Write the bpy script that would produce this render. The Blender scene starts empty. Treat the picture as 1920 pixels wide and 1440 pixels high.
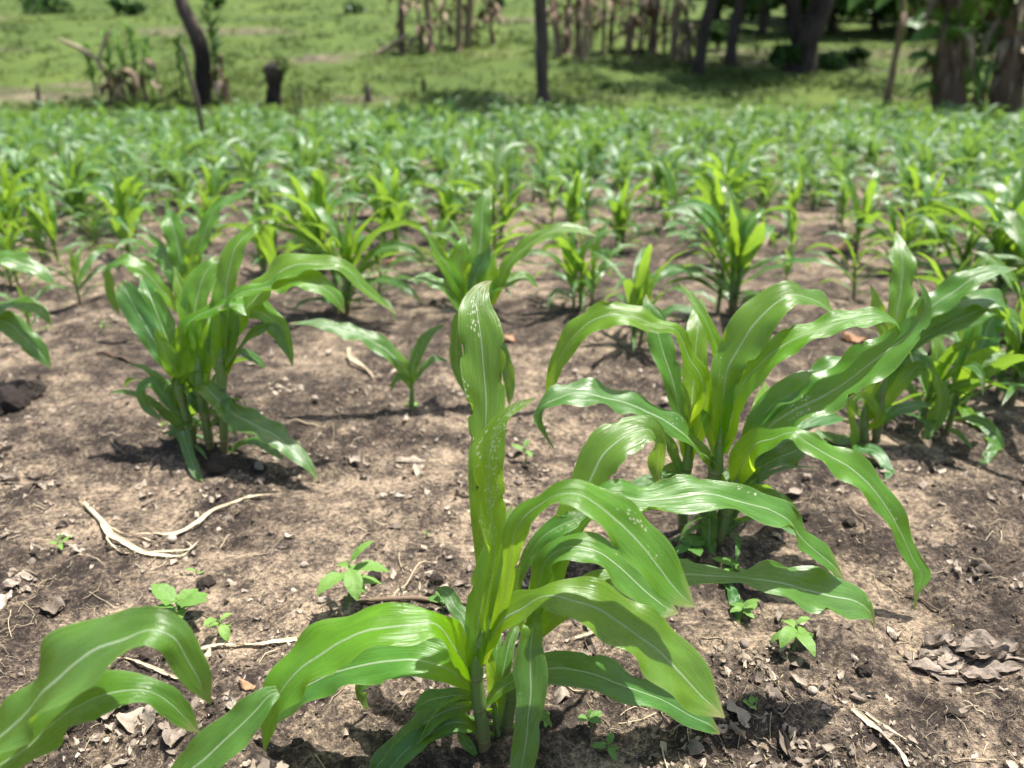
import bpy, math, random
import numpy as np
from mathutils import Vector, Matrix

# ------------------------------------------------------------------ camera, sky, sun, exposure
SC = bpy.context.scene
COL = SC.collection
CAM_H = 1.15
PITCH = math.radians(22.0)
FPX = 1443.0                      # focal length in pixels of the 1920 x 1440 photograph
cam_d = bpy.data.cameras.new('camera')
cam = bpy.data.objects.new('camera', cam_d)
COL.objects.link(cam)
cam.location = (0, 0, CAM_H)
cam.rotation_euler = (math.pi / 2 - PITCH, 0, 0)
cam_d.sensor_width = 36.0
cam_d.lens = 36.0 * FPX / 1920.0
cam_d.clip_start = 0.05
cam_d.clip_end = 2000
cam_d.dof.use_dof = True
cam_d.dof.focus_distance = 1.48
cam_d.dof.aperture_fstop = 2.2
SC.camera = cam

TO_SUN = Vector((0.26, 0.15, 0.92)).normalized()
world = bpy.data.worlds.new('World')
SC.world = world
world.use_nodes = True
wn = world.node_tree.nodes
wl = world.node_tree.links
wn.clear()
sky = wn.new('ShaderNodeTexSky')
sky.sky_type = 'NISHITA'
sky.sun_disc = False
sky.sun_elevation = math.asin(TO_SUN.z)
sky.sun_rotation = math.atan2(TO_SUN.x, TO_SUN.y)
sky.air_density = 1.0
sky.dust_density = 2.5
sky.ozone_density = 0.6
bg = wn.new('ShaderNodeBackground')
bg.inputs['Strength'].default_value = 0.11
wo = wn.new('ShaderNodeOutputWorld')
wl.new(sky.outputs[0], bg.inputs[0])
wl.new(bg.outputs[0], wo.inputs[0])
sun_d = bpy.data.lights.new('sun', 'SUN')
sun_d.energy = 5.0
sun_d.angle = math.radians(0.6)
sun_d.color = (1.0, 0.965, 0.90)
sun = bpy.data.objects.new('sun', sun_d)
COL.objects.link(sun)
sun.location = (4, 3, 9)
sun.rotation_euler = TO_SUN.to_track_quat('Z', 'Y').to_euler()
SC.view_settings.view_transform = 'Standard'
SC.view_settings.look = 'None'
SC.view_settings.exposure = 1.02
SC.view_settings.gamma = 1.0
SC.view_settings.use_curve_mapping = False
SC.render.engine = 'CYCLES'
SC.cycles.max_bounces = 5
SC.cycles.diffuse_bounces = 2
SC.cycles.glossy_bounces = 2
SC.cycles.transmission_bounces = 3
SC.cycles.use_adaptive_sampling = True
SC.cycles.adaptive_threshold = 0.03
SC.cycles.transparent_max_bounces = 8
SC.cycles.use_denoising = True

# ------------------------------------------------------------------ numeric helpers
RNG = np.random.default_rng(7)
random.seed(7)
CAMP = np.array([0, 0, CAM_H])
FWD = np.array([0, math.cos(PITCH), -math.sin(PITCH)])
UPV = np.array([0, math.sin(PITCH), math.cos(PITCH)])
RIGHT = np.array([1.0, 0, 0])


def ray(px, py):
    return FWD + (px - 960) / FPX * RIGHT - (py - 720) / FPX * UPV


def at(px, py, Y):
    d = ray(px, py)
    return CAMP + d * (Y / d[1])


def hash2(ix, iy, seed):
    h = (ix * 374761393 + iy * 668265263 + seed * 1442695041) & 0xffffffff
    h = ((h ^ (h >> 13)) * 1274126177) & 0xffffffff
    return ((h ^ (h >> 16)) & 0xffffffff) / 4294967296.0


def vnoise(x, y, seed=0):
    x = np.asarray(x, float)
    y = np.asarray(y, float)
    ix = np.floor(x).astype(np.int64)
    iy = np.floor(y).astype(np.int64)
    fx = x - ix
    fy = y - iy
    fx = fx * fx * fx * (fx * (fx * 6 - 15) + 10)
    fy = fy * fy * fy * (fy * (fy * 6 - 15) + 10)
    a = hash2(ix, iy, seed)
    b = hash2(ix + 1, iy, seed)
    c = hash2(ix, iy + 1, seed)
    d = hash2(ix + 1, iy + 1, seed)
    return (a + (b - a) * fx) * (1 - fy) + (c + (d - c) * fx) * fy


def fbm(x, y, seed=0, oct=4, gain=0.5):
    s = 0
    a = 1.0
    t = 0
    for k in range(oct):
        s = s + a * vnoise(x * 2 ** k + 17.3 * k, y * 2 ** k - 9.1 * k, seed + k)
        t += a
        a *= gain
    return s / t


HILLS = []     # (x, y) of maize hills: slightly mounded


def terr(x, y):
    """the smooth lie of the land: level field, then a slope rising behind it"""
    y = np.asarray(y, float)
    g = 0.16
    a = np.clip(y - 15, 0, 4)
    z = g * a * a / 8
    z = z + g * np.clip(y - 19, 0, 80)
    b = np.clip(y - 99, 0, 40)
    z = z + g * (b - b * b / 80)
    return z + 0.25 * (fbm(np.asarray(x) * 0.12, y * 0.12, 5, 2) - 0.5) * np.clip((y - 17) / 10, 0, 1)


def pale(x, y):
    n = fbm(np.asarray(x) * 2.6, np.asarray(y) * 2.6, 31, 4, 0.55)
    return np.clip((n - 0.47) / 0.16, 0, 1)


def micro(x, y, cell=0.0):
    x = np.asarray(x, float)
    y = np.asarray(y, float)
    p = pale(x, y)
    f = lambda lam: np.clip(1.6 - 2.5 * cell / lam, 0, 1)
    z = 0.045 * (fbm(x * 1.5, y * 1.5, 11, 2) - 0.5)
    z = z + f(0.15) * 0.040 * (fbm(x * 7, y * 7, 12, 3) - 0.5)
    r = np.abs(vnoise(x * 24, y * 24, 13) - 0.5) * 2
    z = z + f(0.045) * (0.018 - 0.013 * p) * (1 - r)
    z = z + f(0.022) * (0.017 - 0.009 * p) * (vnoise(x * 48, y * 48, 14) - 0.5)
    z = z + f(0.012) * (0.011 - 0.005 * p) * (vnoise(x * 95, y * 95, 15) - 0.5)
    return z


def gz(x, y):
    return terr(x, y) + micro(x, y)


def gpt(px, py):
    """the point of the land seen at a pixel of the photograph"""
    d = ray(px, py)
    t = -CAM_H / d[2] if d[2] < -1e-4 else 1e9
    if t * d[1] < 15:
        p = CAMP + d * t
    else:
        tt = np.geomspace(14, 400, 1500)
        P = CAMP + d[None] * tt[:, None]
        below = P[:, 2] < terr(P[:, 0], P[:, 1])
        p = P[int(np.argmax(below))].copy()
    p[2] = gz(p[0], p[1])
    return p


# ------------------------------------------------------------------ mesh helpers
def newmesh(name, V, F, uv=None, attrs=None, smooth=True):
    V = np.asarray(V, np.float32)
    F = np.asarray(F, np.int32)
    me = bpy.data.meshes.new(name)
    k = F.shape[1]
    me.vertices.add(len(V))
    me.vertices.foreach_set('co', V.ravel())
    me.loops.add(F.size)
    me.loops.foreach_set('vertex_index', F.ravel())
    me.polygons.add(len(F))
    me.polygons.foreach_set('loop_start', np.arange(0, F.size, k, dtype=np.int32))
    me.polygons.foreach_set('loop_total', np.full(len(F), k, np.int32))
    me.polygons.foreach_set('use_smooth', np.full(len(F), smooth, bool))
    if uv is not None:
        l = me.uv_layers.new(name='UVMap')
        l.data.foreach_set('uv', np.asarray(uv, np.float32)[F.ravel()].ravel())
    for an, av in (attrs or {}).items():
        a = me.attributes.new(an, 'FLOAT', 'POINT')
        a.data.foreach_set('value', np.asarray(av, np.float32))
    me.update()
    me.validate()
    return me


def link(name, data, mat=None, parent=None, loc=None):
    o = bpy.data.objects.new(name, data)
    COL.objects.link(o)
    if mat is not None and data is not None and not data.materials:
        data.materials.append(mat)
    if parent is not None:
        o.parent = parent
    if loc is not None:
        o.location = loc
    return o


def tag(o, label, cat, group=None, kind=None):
    o['label'] = label
    o['category'] = cat
    if group:
        o['group'] = group
    if kind:
        o['kind'] = kind
    return o


def thing(name, label, cat, loc, group=None):
    return tag(link(name, None, loc=tuple(float(c) for c in loc)), label, cat, group)


def join(parts):
    """parts: list of (V, F, uv, attrs) with equal face size and attribute names"""
    off = 0
    Vs, Fs, Us = [], [], []
    A = {k: [] for k in (parts[0][3] or {})}
    for V, F, U, at_ in parts:
        Vs.append(V)
        Fs.append(F + off)
        Us.append(U if U is not None else np.zeros((len(V), 2)))
        for k in A:
            A[k].append(at_[k])
        off += len(V)
    return np.concatenate(Vs), np.concatenate(Fs), np.concatenate(Us), {k: np.concatenate(v) for k, v in A.items()}


def hermite(P, n):
    """smooth resampling of a polyline of control rows at n points, spaced by chord of the first two columns"""
    P = np.asarray(P, float)
    m = len(P)
    k = min(3, P.shape[1])
    d = np.maximum(np.linalg.norm(np.diff(P[:, :2], axis=0), axis=1), 1e-6) if P.shape[1] != 3 else \
        np.maximum(np.linalg.norm(np.diff(P[:, :k], axis=0), axis=1), 1e-6)
    s = np.concatenate([[0], np.cumsum(d)])
    M = np.zeros_like(P)
    sl = np.diff(P, axis=0) / d[:, None]
    M[0] = sl[0]
    M[-1] = sl[-1]
    for i in range(1, m - 1):
        w = d[i - 1] / (d[i - 1] + d[i])
        M[i] = sl[i - 1] * (1 - w) + sl[i] * w
    q = np.linspace(0, s[-1], n)
    i = np.clip(np.searchsorted(s, q, 'right') - 1, 0, m - 2)
    h = d[i]
    t = ((q - s[i]) / h)[:, None]
    h = h[:, None]
    return (P[i] * (2 * t ** 3 - 3 * t ** 2 + 1) + M[i] * h * (t ** 3 - 2 * t ** 2 + t)
            + P[i + 1] * (-2 * t ** 3 + 3 * t ** 2) + M[i + 1] * h * (t ** 3 - t ** 2))


def grid_faces(n, m):
    i = np.arange(n - 1)[:, None] * m
    j = np.arange(m - 1)[None, :]
    a = (i + j).ravel()
    return np.stack([a, a + 1, a + m + 1, a + m], 1)


def ribbon(C, S, fold=0.25, fold0=0.9, ruf=0.2, wl_=0.15, seed=0, nu=9, rag=0.0, age=0.3, dmg=0.2, up=True):
    """a leaf blade: centre line C, half-width vectors S; folded along the midrib, wavy at the margins"""
    rs = np.random.default_rng(seed)
    n = len(C)
    T = np.gradient(C, axis=0)
    T /= np.maximum(np.linalg.norm(T, axis=1, keepdims=True), 1e-9)
    N = np.cross(S, T)
    N /= np.maximum(np.linalg.norm(N, axis=1, keepdims=True), 1e-9)
    if up and N[:, 2].mean() < 0:
        N = -N
    L = np.linalg.norm(S, axis=1)[:, None]
    u = np.linspace(-1, 1, nu)[None, :]
    au = np.abs(u)
    seg = np.linalg.norm(np.diff(C, axis=0), axis=1)
    s = np.concatenate([[0], np.cumsum(seg)])
    v = (s / max(s[-1], 1e-6))[:, None]
    f = fold + (fold0 - fold) * np.clip(1 - v / 0.22, 0, 1) ** 1.5
    ph = rs.uniform(0, 6.28, 2)
    fr = 1 / wl_ * rs.uniform(0.8, 1.2, 2)
    side = (u > 0).astype(int)
    wv = np.sin(6.283 * s[:, None] * fr[side] + ph[side] + 0.8 * np.sin(9 * v + ph[0]))
    env = np.sqrt(np.clip(np.sin(np.pi * np.clip(v, 0, 1)), 0, 1))
    und = vnoise(s * 14 + seed % 53, np.zeros(n), 8)[:, None] - 0.5
    und2 = vnoise(s[:, None] * 26 + 3 * u + seed % 31, 2.2 * u + 0 * s[:, None] + seed % 17, 9) - 0.5
    D = L * (0.10 * und + 0.16 * und2 * env + f * au * (1 - 0.25 * au) + ruf * au ** 1.8 * wv * env)
    us = u * np.ones_like(v)
    if rag > 0:
        nz = vnoise(s * 38, np.zeros(n) + seed % 97, 3)[:, None] * (u > 0) + vnoise(s * 38 + 40, np.zeros(n) + seed % 89, 4)[:, None] * (u < 0)
        us = us * (1 - rag * np.clip(nz - 0.80, 0, 1) * 1.6 * (au > 0.8))
        us = us * (1 + 0.05 * (vnoise(s * 22, np.zeros(n) + seed % 71, 5)[:, None] - 0.5) * au)
    P = C[:, None, :] + S[:, None, :] * us[..., None] + N[:, None, :] * D[..., None]
    V = P.reshape(-1, 3)
    uv = np.stack([np.broadcast_to((u + 1) / 2, (n, nu)).ravel(), np.broadcast_to(v, (n, nu)).ravel()], 1)
    ag = np.clip(age * (1 - 0.55 * v) + 0.55 * np.clip(1 - v / 0.28, 0, 1), 0, 1)
    ag = np.broadcast_to(ag, (n, nu)).ravel()
    return V, grid_faces(n, nu), uv, {'age': ag, 'dmg': np.full(n * nu, dmg)}


def tube(C, R, k=8, cap=True):
    """a tapered tube along C; quads only"""
    C = np.asarray(C, float)
    n = len(C)
    R = np.broadcast_to(np.asarray(R, float), (n,)) if np.ndim(R) else np.full(n, R)
    T = np.gradient(C, axis=0)
    T /= np.maximum(np.linalg.norm(T, axis=1, keepdims=True), 1e-9)
    ref = np.array([0.31, 0.95, 0.05]) if abs(T[0][2]) > 0.6 else np.array([0.05, 0.1, 1.0])
    A = np.cross(T, ref)
    A /= np.maximum(np.linalg.norm(A, axis=1, keepdims=True), 1e-9)
    B = np.cross(T, A)
    a = np.arange(k) * 2 * np.pi / k
    P = C[:, None] + R[:, None, None] * (np.cos(a)[None, :, None] * A[:, None] + np.sin(a)[None, :, None] * B[:, None])
    V = P.reshape(-1, 3)
    i = np.arange(n - 1)[:, None] * k
    j = np.arange(k)[None]
    j2 = (j + 1) % k
    F = np.stack([(i + j).ravel(), (i + j2).ravel(), (i + k + j2).ravel(), (i + k + j).ravel()], 1)
    if cap:
        for e in (0, n - 1):
            V = np.concatenate([V, C[e:e + 1]])
            c = len(V) - 1
            b = e * k
            F = np.concatenate([F, np.array([[c, b + q, b + (q + 1) % k, b + (q + 2) % k] for q in range(0, k, 2)])])
    uv = np.stack([np.tile(np.arange(k) / k, n), np.repeat(np.linspace(0, 1, n), k)], 1)
    if cap:
        uv = np.concatenate([uv, [[0, 0], [0, 1]]])
    return V, F, uv, {'age': np.zeros(len(V)), 'dmg': np.zeros(len(V))}


# ------------------------------------------------------------------ materials
class NT:
    def __init__(self, name):
        self.m = bpy.data.materials.new(name)
        self.m.use_nodes = True
        self.t = self.m.node_tree
        self.t.nodes.clear()

    def n(self, typ, **kw):
        nd = self.t.nodes.new(typ)
        for k, v in kw.items():
            setattr(nd, k, v)
        return nd

    def put(self, sock, val):
        if hasattr(val, 'is_output'):
            self.t.links.new(val, sock)
        elif val is not None:
            sock.default_value = val if not (isinstance(val, tuple) and len(val) == 3 and sock.type == 'RGBA') else (*val, 1)

    def math(self, op, a, b=None, c=None, clamp=False):
        nd = self.n('ShaderNodeMath', operation=op, use_clamp=clamp)
        for i, x in enumerate((a, b, c)):
            if x is not None:
                self.put(nd.inputs[i], x)
        return nd.outputs[0]

    def mix(self, f, a, b, blend='MIX'):
        nd = self.n('ShaderNodeMix', data_type='RGBA', blend_type=blend)
        self.put(nd.inputs[0], f)
        self.put(nd.inputs[6], a)
        self.put(nd.inputs[7], b)
        return nd.outputs[2]

    def ramp(self, f, *stops):
        nd = self.n('ShaderNodeValToRGB')
        e = nd.color_ramp.elements
        while len(e) < len(stops):
            e.new(0.5)
        for s, (p, c) in zip(e, stops):
            s.position = p
            s.color = (*c, 1) if isinstance(c, tuple) else (c, c, c, 1)
        self.put(nd.inputs[0], f)
        return nd.outputs[0]

    def noise(self, vec, scale, detail=4, rough=0.55, dist=0.0):
        nd = self.n('ShaderNodeTexNoise')
        if vec is not None:
            self.put(nd.inputs['Vector'], vec)
        nd.inputs['Scale'].default_value = scale
        nd.inputs['Detail'].default_value = detail
        nd.inputs['Roughness'].default_value = rough
        nd.inputs['Distortion'].default_value = dist
        return nd.outputs[0]

    def attr(self, name):
        return self.n('ShaderNodeAttribute', attribute_name=name).outputs['Fac']

    def obj(self):
        return self.n('ShaderNodeTexCoord').outputs['Object']

    def geo(self):
        return self.n('ShaderNodeNewGeometry').outputs['Position']

    def rnd(self):
        return self.n('ShaderNodeObjectInfo').outputs['Random']

    def comb(self, x, y, z):
        nd = self.n('ShaderNodeCombineXYZ')
        for i, q in enumerate((x, y, z)):
            self.put(nd.inputs[i], q)
        return nd.outputs[0]

    def uvs(self):
        nd = self.n('ShaderNodeSeparateXYZ')
        self.put(nd.inputs[0], self.n('ShaderNodeTexCoord').outputs['UV'])
        return nd.outputs[0], nd.outputs[1]

    def bump(self, h, strength=0.3, dist=0.005):
        nd = self.n('ShaderNodeBump')
        nd.inputs['Strength'].default_value = strength
        nd.inputs['Distance'].default_value = dist
        self.put(nd.inputs['Height'], h)
        return nd.outputs[0]

    def pbsdf(self, color, rough=0.6, spec=0.4, normal=None, sheen=0.0):
        nd = self.n('ShaderNodeBsdfPrincipled')
        if sheen:
            nd.inputs['Sheen Weight'].default_value = sheen
            nd.inputs['Sheen Roughness'].default_value = 0.45
            nd.inputs['Sheen Tint'].default_value = (0.85, 1.0, 0.88, 1)
        self.put(nd.inputs['Base Color'], color)
        self.put(nd.inputs['Roughness'], rough)
        nd.inputs['Specular IOR Level'].default_value = spec
        if normal is not None:
            self.put(nd.inputs['Normal'], normal)
        return nd.outputs[0]

    def transl(self, color, normal=None):
        nd = self.n('ShaderNodeBsdfTranslucent')
        self.put(nd.inputs[0], color)
        if normal is not None:
            self.put(nd.inputs['Normal'], normal)
        return nd.outputs[0]

    def mixs(self, f, a, b):
        nd = self.n('ShaderNodeMixShader')
        self.put(nd.inputs[0], f)
        self.put(nd.inputs[1], a)
        self.put(nd.inputs[2], b)
        return nd.outputs[0]

    def out(self, s):
        o = self.n('ShaderNodeOutputMaterial')
        self.put(o.inputs[0], s)
        return self.m


def mat_maize_leaf(far=False):
    q = NT('maize_leaf_far' if far else 'maize_leaf')
    u, v = q.uvs()
    age = q.attr('age')
    dmg = q.attr('dmg')
    d = q.math('MULTIPLY', q.math('ABSOLUTE', q.math('SUBTRACT', u, 0.5)), 2.0)
    rw = q.math('MULTIPLY_ADD', v, -0.055, 0.088)
    rib = q.math('SUBTRACT', 1.0, q.math('DIVIDE', d, rw), clamp=True)
    rib = q.math('SMOOTH_MIN', q.math('MULTIPLY', rib, 2.2), 1.0, 0.3)
    rib = q.math('MAXIMUM', rib, 0.0)
    vein = 0.5 if far else q.noise(q.comb(q.math('MULTIPLY', u, 42.0), q.math('MULTIPLY', v, 1.3), q.math('MULTIPLY', q.rnd(), 50.0)), 1.0, 2, 0.6)
    blot = q.noise(q.comb(q.math('MULTIPLY', u, 3.0), q.math('MULTIPLY', v, 7.0), q.math('MULTIPLY', q.rnd(), 90.0)), 1.0, 3, 0.5)
    base = q.mix(age, (0.082, 0.165, 0.066) if far else (0.066, 0.165, 0.038), (0.195, 0.38, 0.018))
    hv = q.n('ShaderNodeHueSaturation')
    q.put(hv.inputs['Color'], base)
    q.put(hv.inputs['Hue'], q.math('MULTIPLY_ADD', q.rnd(), 0.03, 0.487))
    q.put(hv.inputs['Value'], q.math('ADD', q.math('MULTIPLY', vein, 0.50), q.math('MULTIPLY_ADD', blot, 0.80, 0.33)))
    hv.inputs['Saturation'].default_value = 1.05
    c = q.mix(q.math('MULTIPLY', rib, 0.72), hv.outputs[0], (0.42, 0.52, 0.33))
    edge = q.math('MULTIPLY', q.math('SUBTRACT', d, 0.94, clamp=True), 7.0)
    c = q.mix(edge, c, (0.30, 0.36, 0.12))
    tip = q.math('MULTIPLY', q.math('ADD', q.math('SUBTRACT', v, 0.93), q.math('MULTIPLY_ADD', blot, 0.14, -0.07)), 12.0, clamp=True)
    tip = q.math('MULTIPLY', tip, q.math('SUBTRACT', 1.0, age))
    c = q.mix(tip, c, (0.30, 0.23, 0.11))
    if far:
        tcol = q.mix(age, (0.23, 0.41, 0.07), (0.50, 0.74, 0.05))
        p = q.pbsdf(c, q.math('MULTIPLY_ADD', blot, 0.22, 0.40), 0.75)
        return q.out(q.mixs(q.math('MULTIPLY_ADD', age, 0.26, 0.27), p, q.transl(tcol)))
    # pale feeding flecks and windows left by insects
    vo = q.n('ShaderNodeTexVoronoi')
    q.put(vo.inputs['Vector'], q.comb(q.math('MULTIPLY', u, 15.0), q.math('MULTIPLY', v, 75.0), q.math('MULTIPLY', q.rnd(), 37.0)))
    vo.inputs['Scale'].default_value = 1.0
    msk = q.noise(q.comb(q.math('MULTIPLY', u, 2.3), q.math('MULTIPLY', v, 5.0), q.math('MULTIPLY', q.rnd(), 71.0)), 1.0, 2, 0.5)
    th = q.math('MULTIPLY', q.math('SUBTRACT', msk, q.math('MULTIPLY_ADD', dmg, -0.36, 0.70)), 3.6, clamp=True)
    th = q.math('MINIMUM', th, 0.36)
    fl = q.math('MULTIPLY', q.math('SUBTRACT', th, vo.outputs['Distance']), 14.0, clamp=True)
    c = q.mix(fl, c, (0.58, 0.60, 0.42))
    tcol = q.mix(age, (0.28, 0.48, 0.040), (0.58, 0.82, 0.035))
    tcol = q.mix(q.math('MULTIPLY', rib, 0.5), tcol, (0.30, 0.45, 0.12))
    h = q.math('ADD', q.math('MULTIPLY', vein, 1.1), q.math('MULTIPLY', rib, 0.9))
    nb = q.bump(q.math('ADD', h, q.math('MULTIPLY', blot, 1.2)), 0.6, 0.0022)
    p = q.pbsdf(c, q.math('MULTIPLY_ADD', blot, 0.26, 0.15), 0.72, nb)
    return q.out(q.mixs(q.math('MULTIPLY_ADD', age, 0.30, 0.35), p, q.transl(tcol, nb)))


def mat_stalk():
    q = NT('maize_stalk')
    u, v = q.uvs()
    n = q.noise(q.comb(q.math('MULTIPLY', u, 16.0), q.math('MULTIPLY', v, 2.0), 0.0), 1.0, 3)
    c = q.ramp(q.math('ADD', v, q.math('MULTIPLY_ADD', n, 0.3, -0.15)),
               (0.0, (0.14, 0.06, 0.04)), (0.12, (0.18, 0.13, 0.07)), (0.34, (0.15, 0.22, 0.075)), (1.0, (0.17, 0.31, 0.06)))
    c = q.mix(q.math('MULTIPLY', n, 0.5), c, (0.09, 0.16, 0.04))
    nd = q.math('FRACT', q.math('MULTIPLY_ADD', v, 4.3, 0.2))
    c = q.mix(q.math('MULTIPLY', q.math('SUBTRACT', 0.10, nd, clamp=True), 7.0), c, (0.32, 0.36, 0.20))
    c = q.mix(q.math('MULTIPLY', q.math('SUBTRACT', nd, 0.9, clamp=True), 7.0), c, (0.13, 0.06, 0.05))
    p = q.pbsdf(c, 0.42, 0.5, q.bump(n, 0.3, 0.002))
    return q.out(q.mixs(0.12, p, q.transl((0.3, 0.5, 0.05))))


def mat_soil():
    q = NT('field_soil')
    P = q.geo()
    pl = q.attr('pale')
    gr = q.attr('grassy')
    n1 = q.noise(P, 11.0, 4, 0.7)
    n2 = q.noise(P, 75.0, 3, 0.75)
    n3 = q.noise(P, 330.0, 2, 0.7)
    f = q.math('ADD', q.math('MULTIPLY', pl, 0.34), q.math('MULTIPLY', q.math('SUBTRACT', n1, 0.5), 1.9))
    f = q.math('ADD', f, q.math('MULTIPLY', q.math('SUBTRACT', n2, 0.5), 2.0))
    f = q.math('ADD', f, q.math('MULTIPLY', q.math('SUBTRACT', n3, 0.5), 0.9))
    f = q.math('ADD', f, 0.27)
    c = q.ramp(f, (0.0, (0.032, 0.025, 0.021)), (0.32, (0.074, 0.057, 0.044)), (0.60, (0.172, 0.131, 0.094)), (0.97, (0.39, 0.30, 0.205)))
    g1 = q.noise(P, 0.35, 2, 0.6)
    g2 = q.noise(P, 3.0, 3, 0.7)
    g3 = q.noise(P, 22.0, 2, 0.7)
    gc = q.ramp(q.math('ADD', q.math('MULTIPLY', g1, 0.6), q.math('MULTIPLY', g2, 0.5)),
                (0.30, (0.038, 0.060, 0.015)), (0.52, (0.062, 0.096, 0.020)), (0.72, (0.105, 0.142, 0.029)))
    gc = q.mix(q.math('MULTIPLY', q.math('SUBTRACT', g3, 0.5, clamp=True), 1.5), gc, (0.19, 0.29, 0.06))
    gf = q.math('ADD', q.math('MULTIPLY', gr, 1.5), q.math('MULTIPLY', q.math('SUBTRACT', g2, 0.5), 1.2), clamp=True)
    c = q.mix(q.math('MULTIPLY', gf, q.math('GREATER_THAN', gr, 0.01)), c, gc)
    h = q.math('ADD', q.math('MULTIPLY', n2, 0.8), q.math('MULTIPLY', n3, 0.45))
    return q.out(q.pbsdf(c, 0.93, 0.15, q.bump(h, 1.0, 0.012)))


def mat_ramp(name, stops, rough=0.85, spec=0.2, scale=30, amp=0.5, bmp=0.4, tr=0.0, attr='tone', stretch=None):
    """colour from a per-piece tone plus grain"""
    q = NT(name)
    P = q.obj()
    if stretch:
        mp = q.n('ShaderNodeMapping')
        q.put(mp.inputs['Vector'], P)
        mp.inputs['Scale'].default_value = stretch
        P = mp.outputs[0]
    n = q.noise(P, scale, 4, 0.65)
    t = q.attr(attr) if attr else q.rnd()
    f = q.math('ADD', t, q.math('MULTIPLY', q.math('SUBTRACT', n, 0.5), amp))
    c = q.ramp(f, *stops)
    p = q.pbsdf(c, rough, spec, q.bump(n, bmp, 0.01))
    if tr:
        p = q.mixs(tr, p, q.transl(c))
    return q.out(p)


M_LEAF = mat_maize_leaf()
M_LEAF_FAR = mat_maize_leaf(True)
M_STALK = mat_stalk()
M_SOIL = mat_soil()
M_CLOD = mat_ramp('soil_clod', [(0.05, (0.036, 0.029, 0.025)), (0.45, (0.10, 0.079, 0.062)), (0.95, (0.37, 0.28, 0.19))], 0.95, 0.1, 160, 0.5, 0.8)
M_STONE = mat_ramp('pebble', [(0.1, (0.16, 0.12, 0.10)), (0.9, (0.40, 0.33, 0.27))], 0.8, 0.3, 120, 0.5, 0.4)
M_LITTER = mat_ramp('dead_leaf', [(0.0, (0.10, 0.078, 0.060)), (0.35, (0.23, 0.185, 0.145)), (0.7, (0.41, 0.34, 0.265)), (1.0, (0.60, 0.51, 0.39))], 0.75, 0.25, 90, 0.45, 0.5, 0.12)
M_ORANGE = mat_ramp('orange_dead_leaf', [(0.0, (0.22, 0.11, 0.06)), (1.0, (0.50, 0.30, 0.17))], 0.6, 0.3, 90, 0.45, 0.5, 0.2)
M_STRAW = mat_ramp('straw', [(0.0, (0.22, 0.16, 0.10)), (0.5, (0.46, 0.37, 0.24)), (1.0, (0.68, 0.58, 0.38))], 0.6, 0.35, 60, 0.4, 0.4, 0.1, stretch=(1, 1, 1))
M_WEED = mat_ramp('weed_leaf', [(0.0, (0.09, 0.22, 0.04)), (1.0, (0.22, 0.38, 0.08))], 0.5, 0.4, 60, 0.4, 0.4, 0.38)
M_GRASS = mat_ramp('ground_cover', [(0.0, (0.040, 0.065, 0.016)), (0.5, (0.068, 0.106, 0.023)), (1.0, (0.125, 0.165, 0.036))], 0.6, 0.3, 6, 0.3, 0.1, 0.35)
M_BARK = mat_ramp('bark', [(0.0, (0.022, 0.018, 0.016)), (0.45, (0.085, 0.066, 0.056)), (1.0, (0.20, 0.165, 0.14))], 0.9, 0.15, 9, 0.6, 0.9, stretch=(1, 1, 0.25))
M_DRYSTEM = mat_ramp('dry_stem', [(0.0, (0.075, 0.050, 0.036)), (0.5, (0.17, 0.118, 0.082)), (1.0, (0.37, 0.29, 0.20))], 0.85, 0.2, 8, 0.6, 0.5, stretch=(1, 1, 0.2))
M_TREELEAF = mat_ramp('tree_leaf', [(0.0, (0.018, 0.05, 0.014)), (0.6, (0.05, 0.115, 0.025)), (1.0, (0.12, 0.21, 0.04))], 0.5, 0.4, 4, 0.2, 0.1, 0.3)
M_BANANA = mat_ramp('banana_leaf', [(0.0, (0.04, 0.12, 0.03)), (1.0, (0.20, 0.34, 0.06))], 0.45, 0.45, 5, 0.4, 0.3, 0.4)

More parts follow.
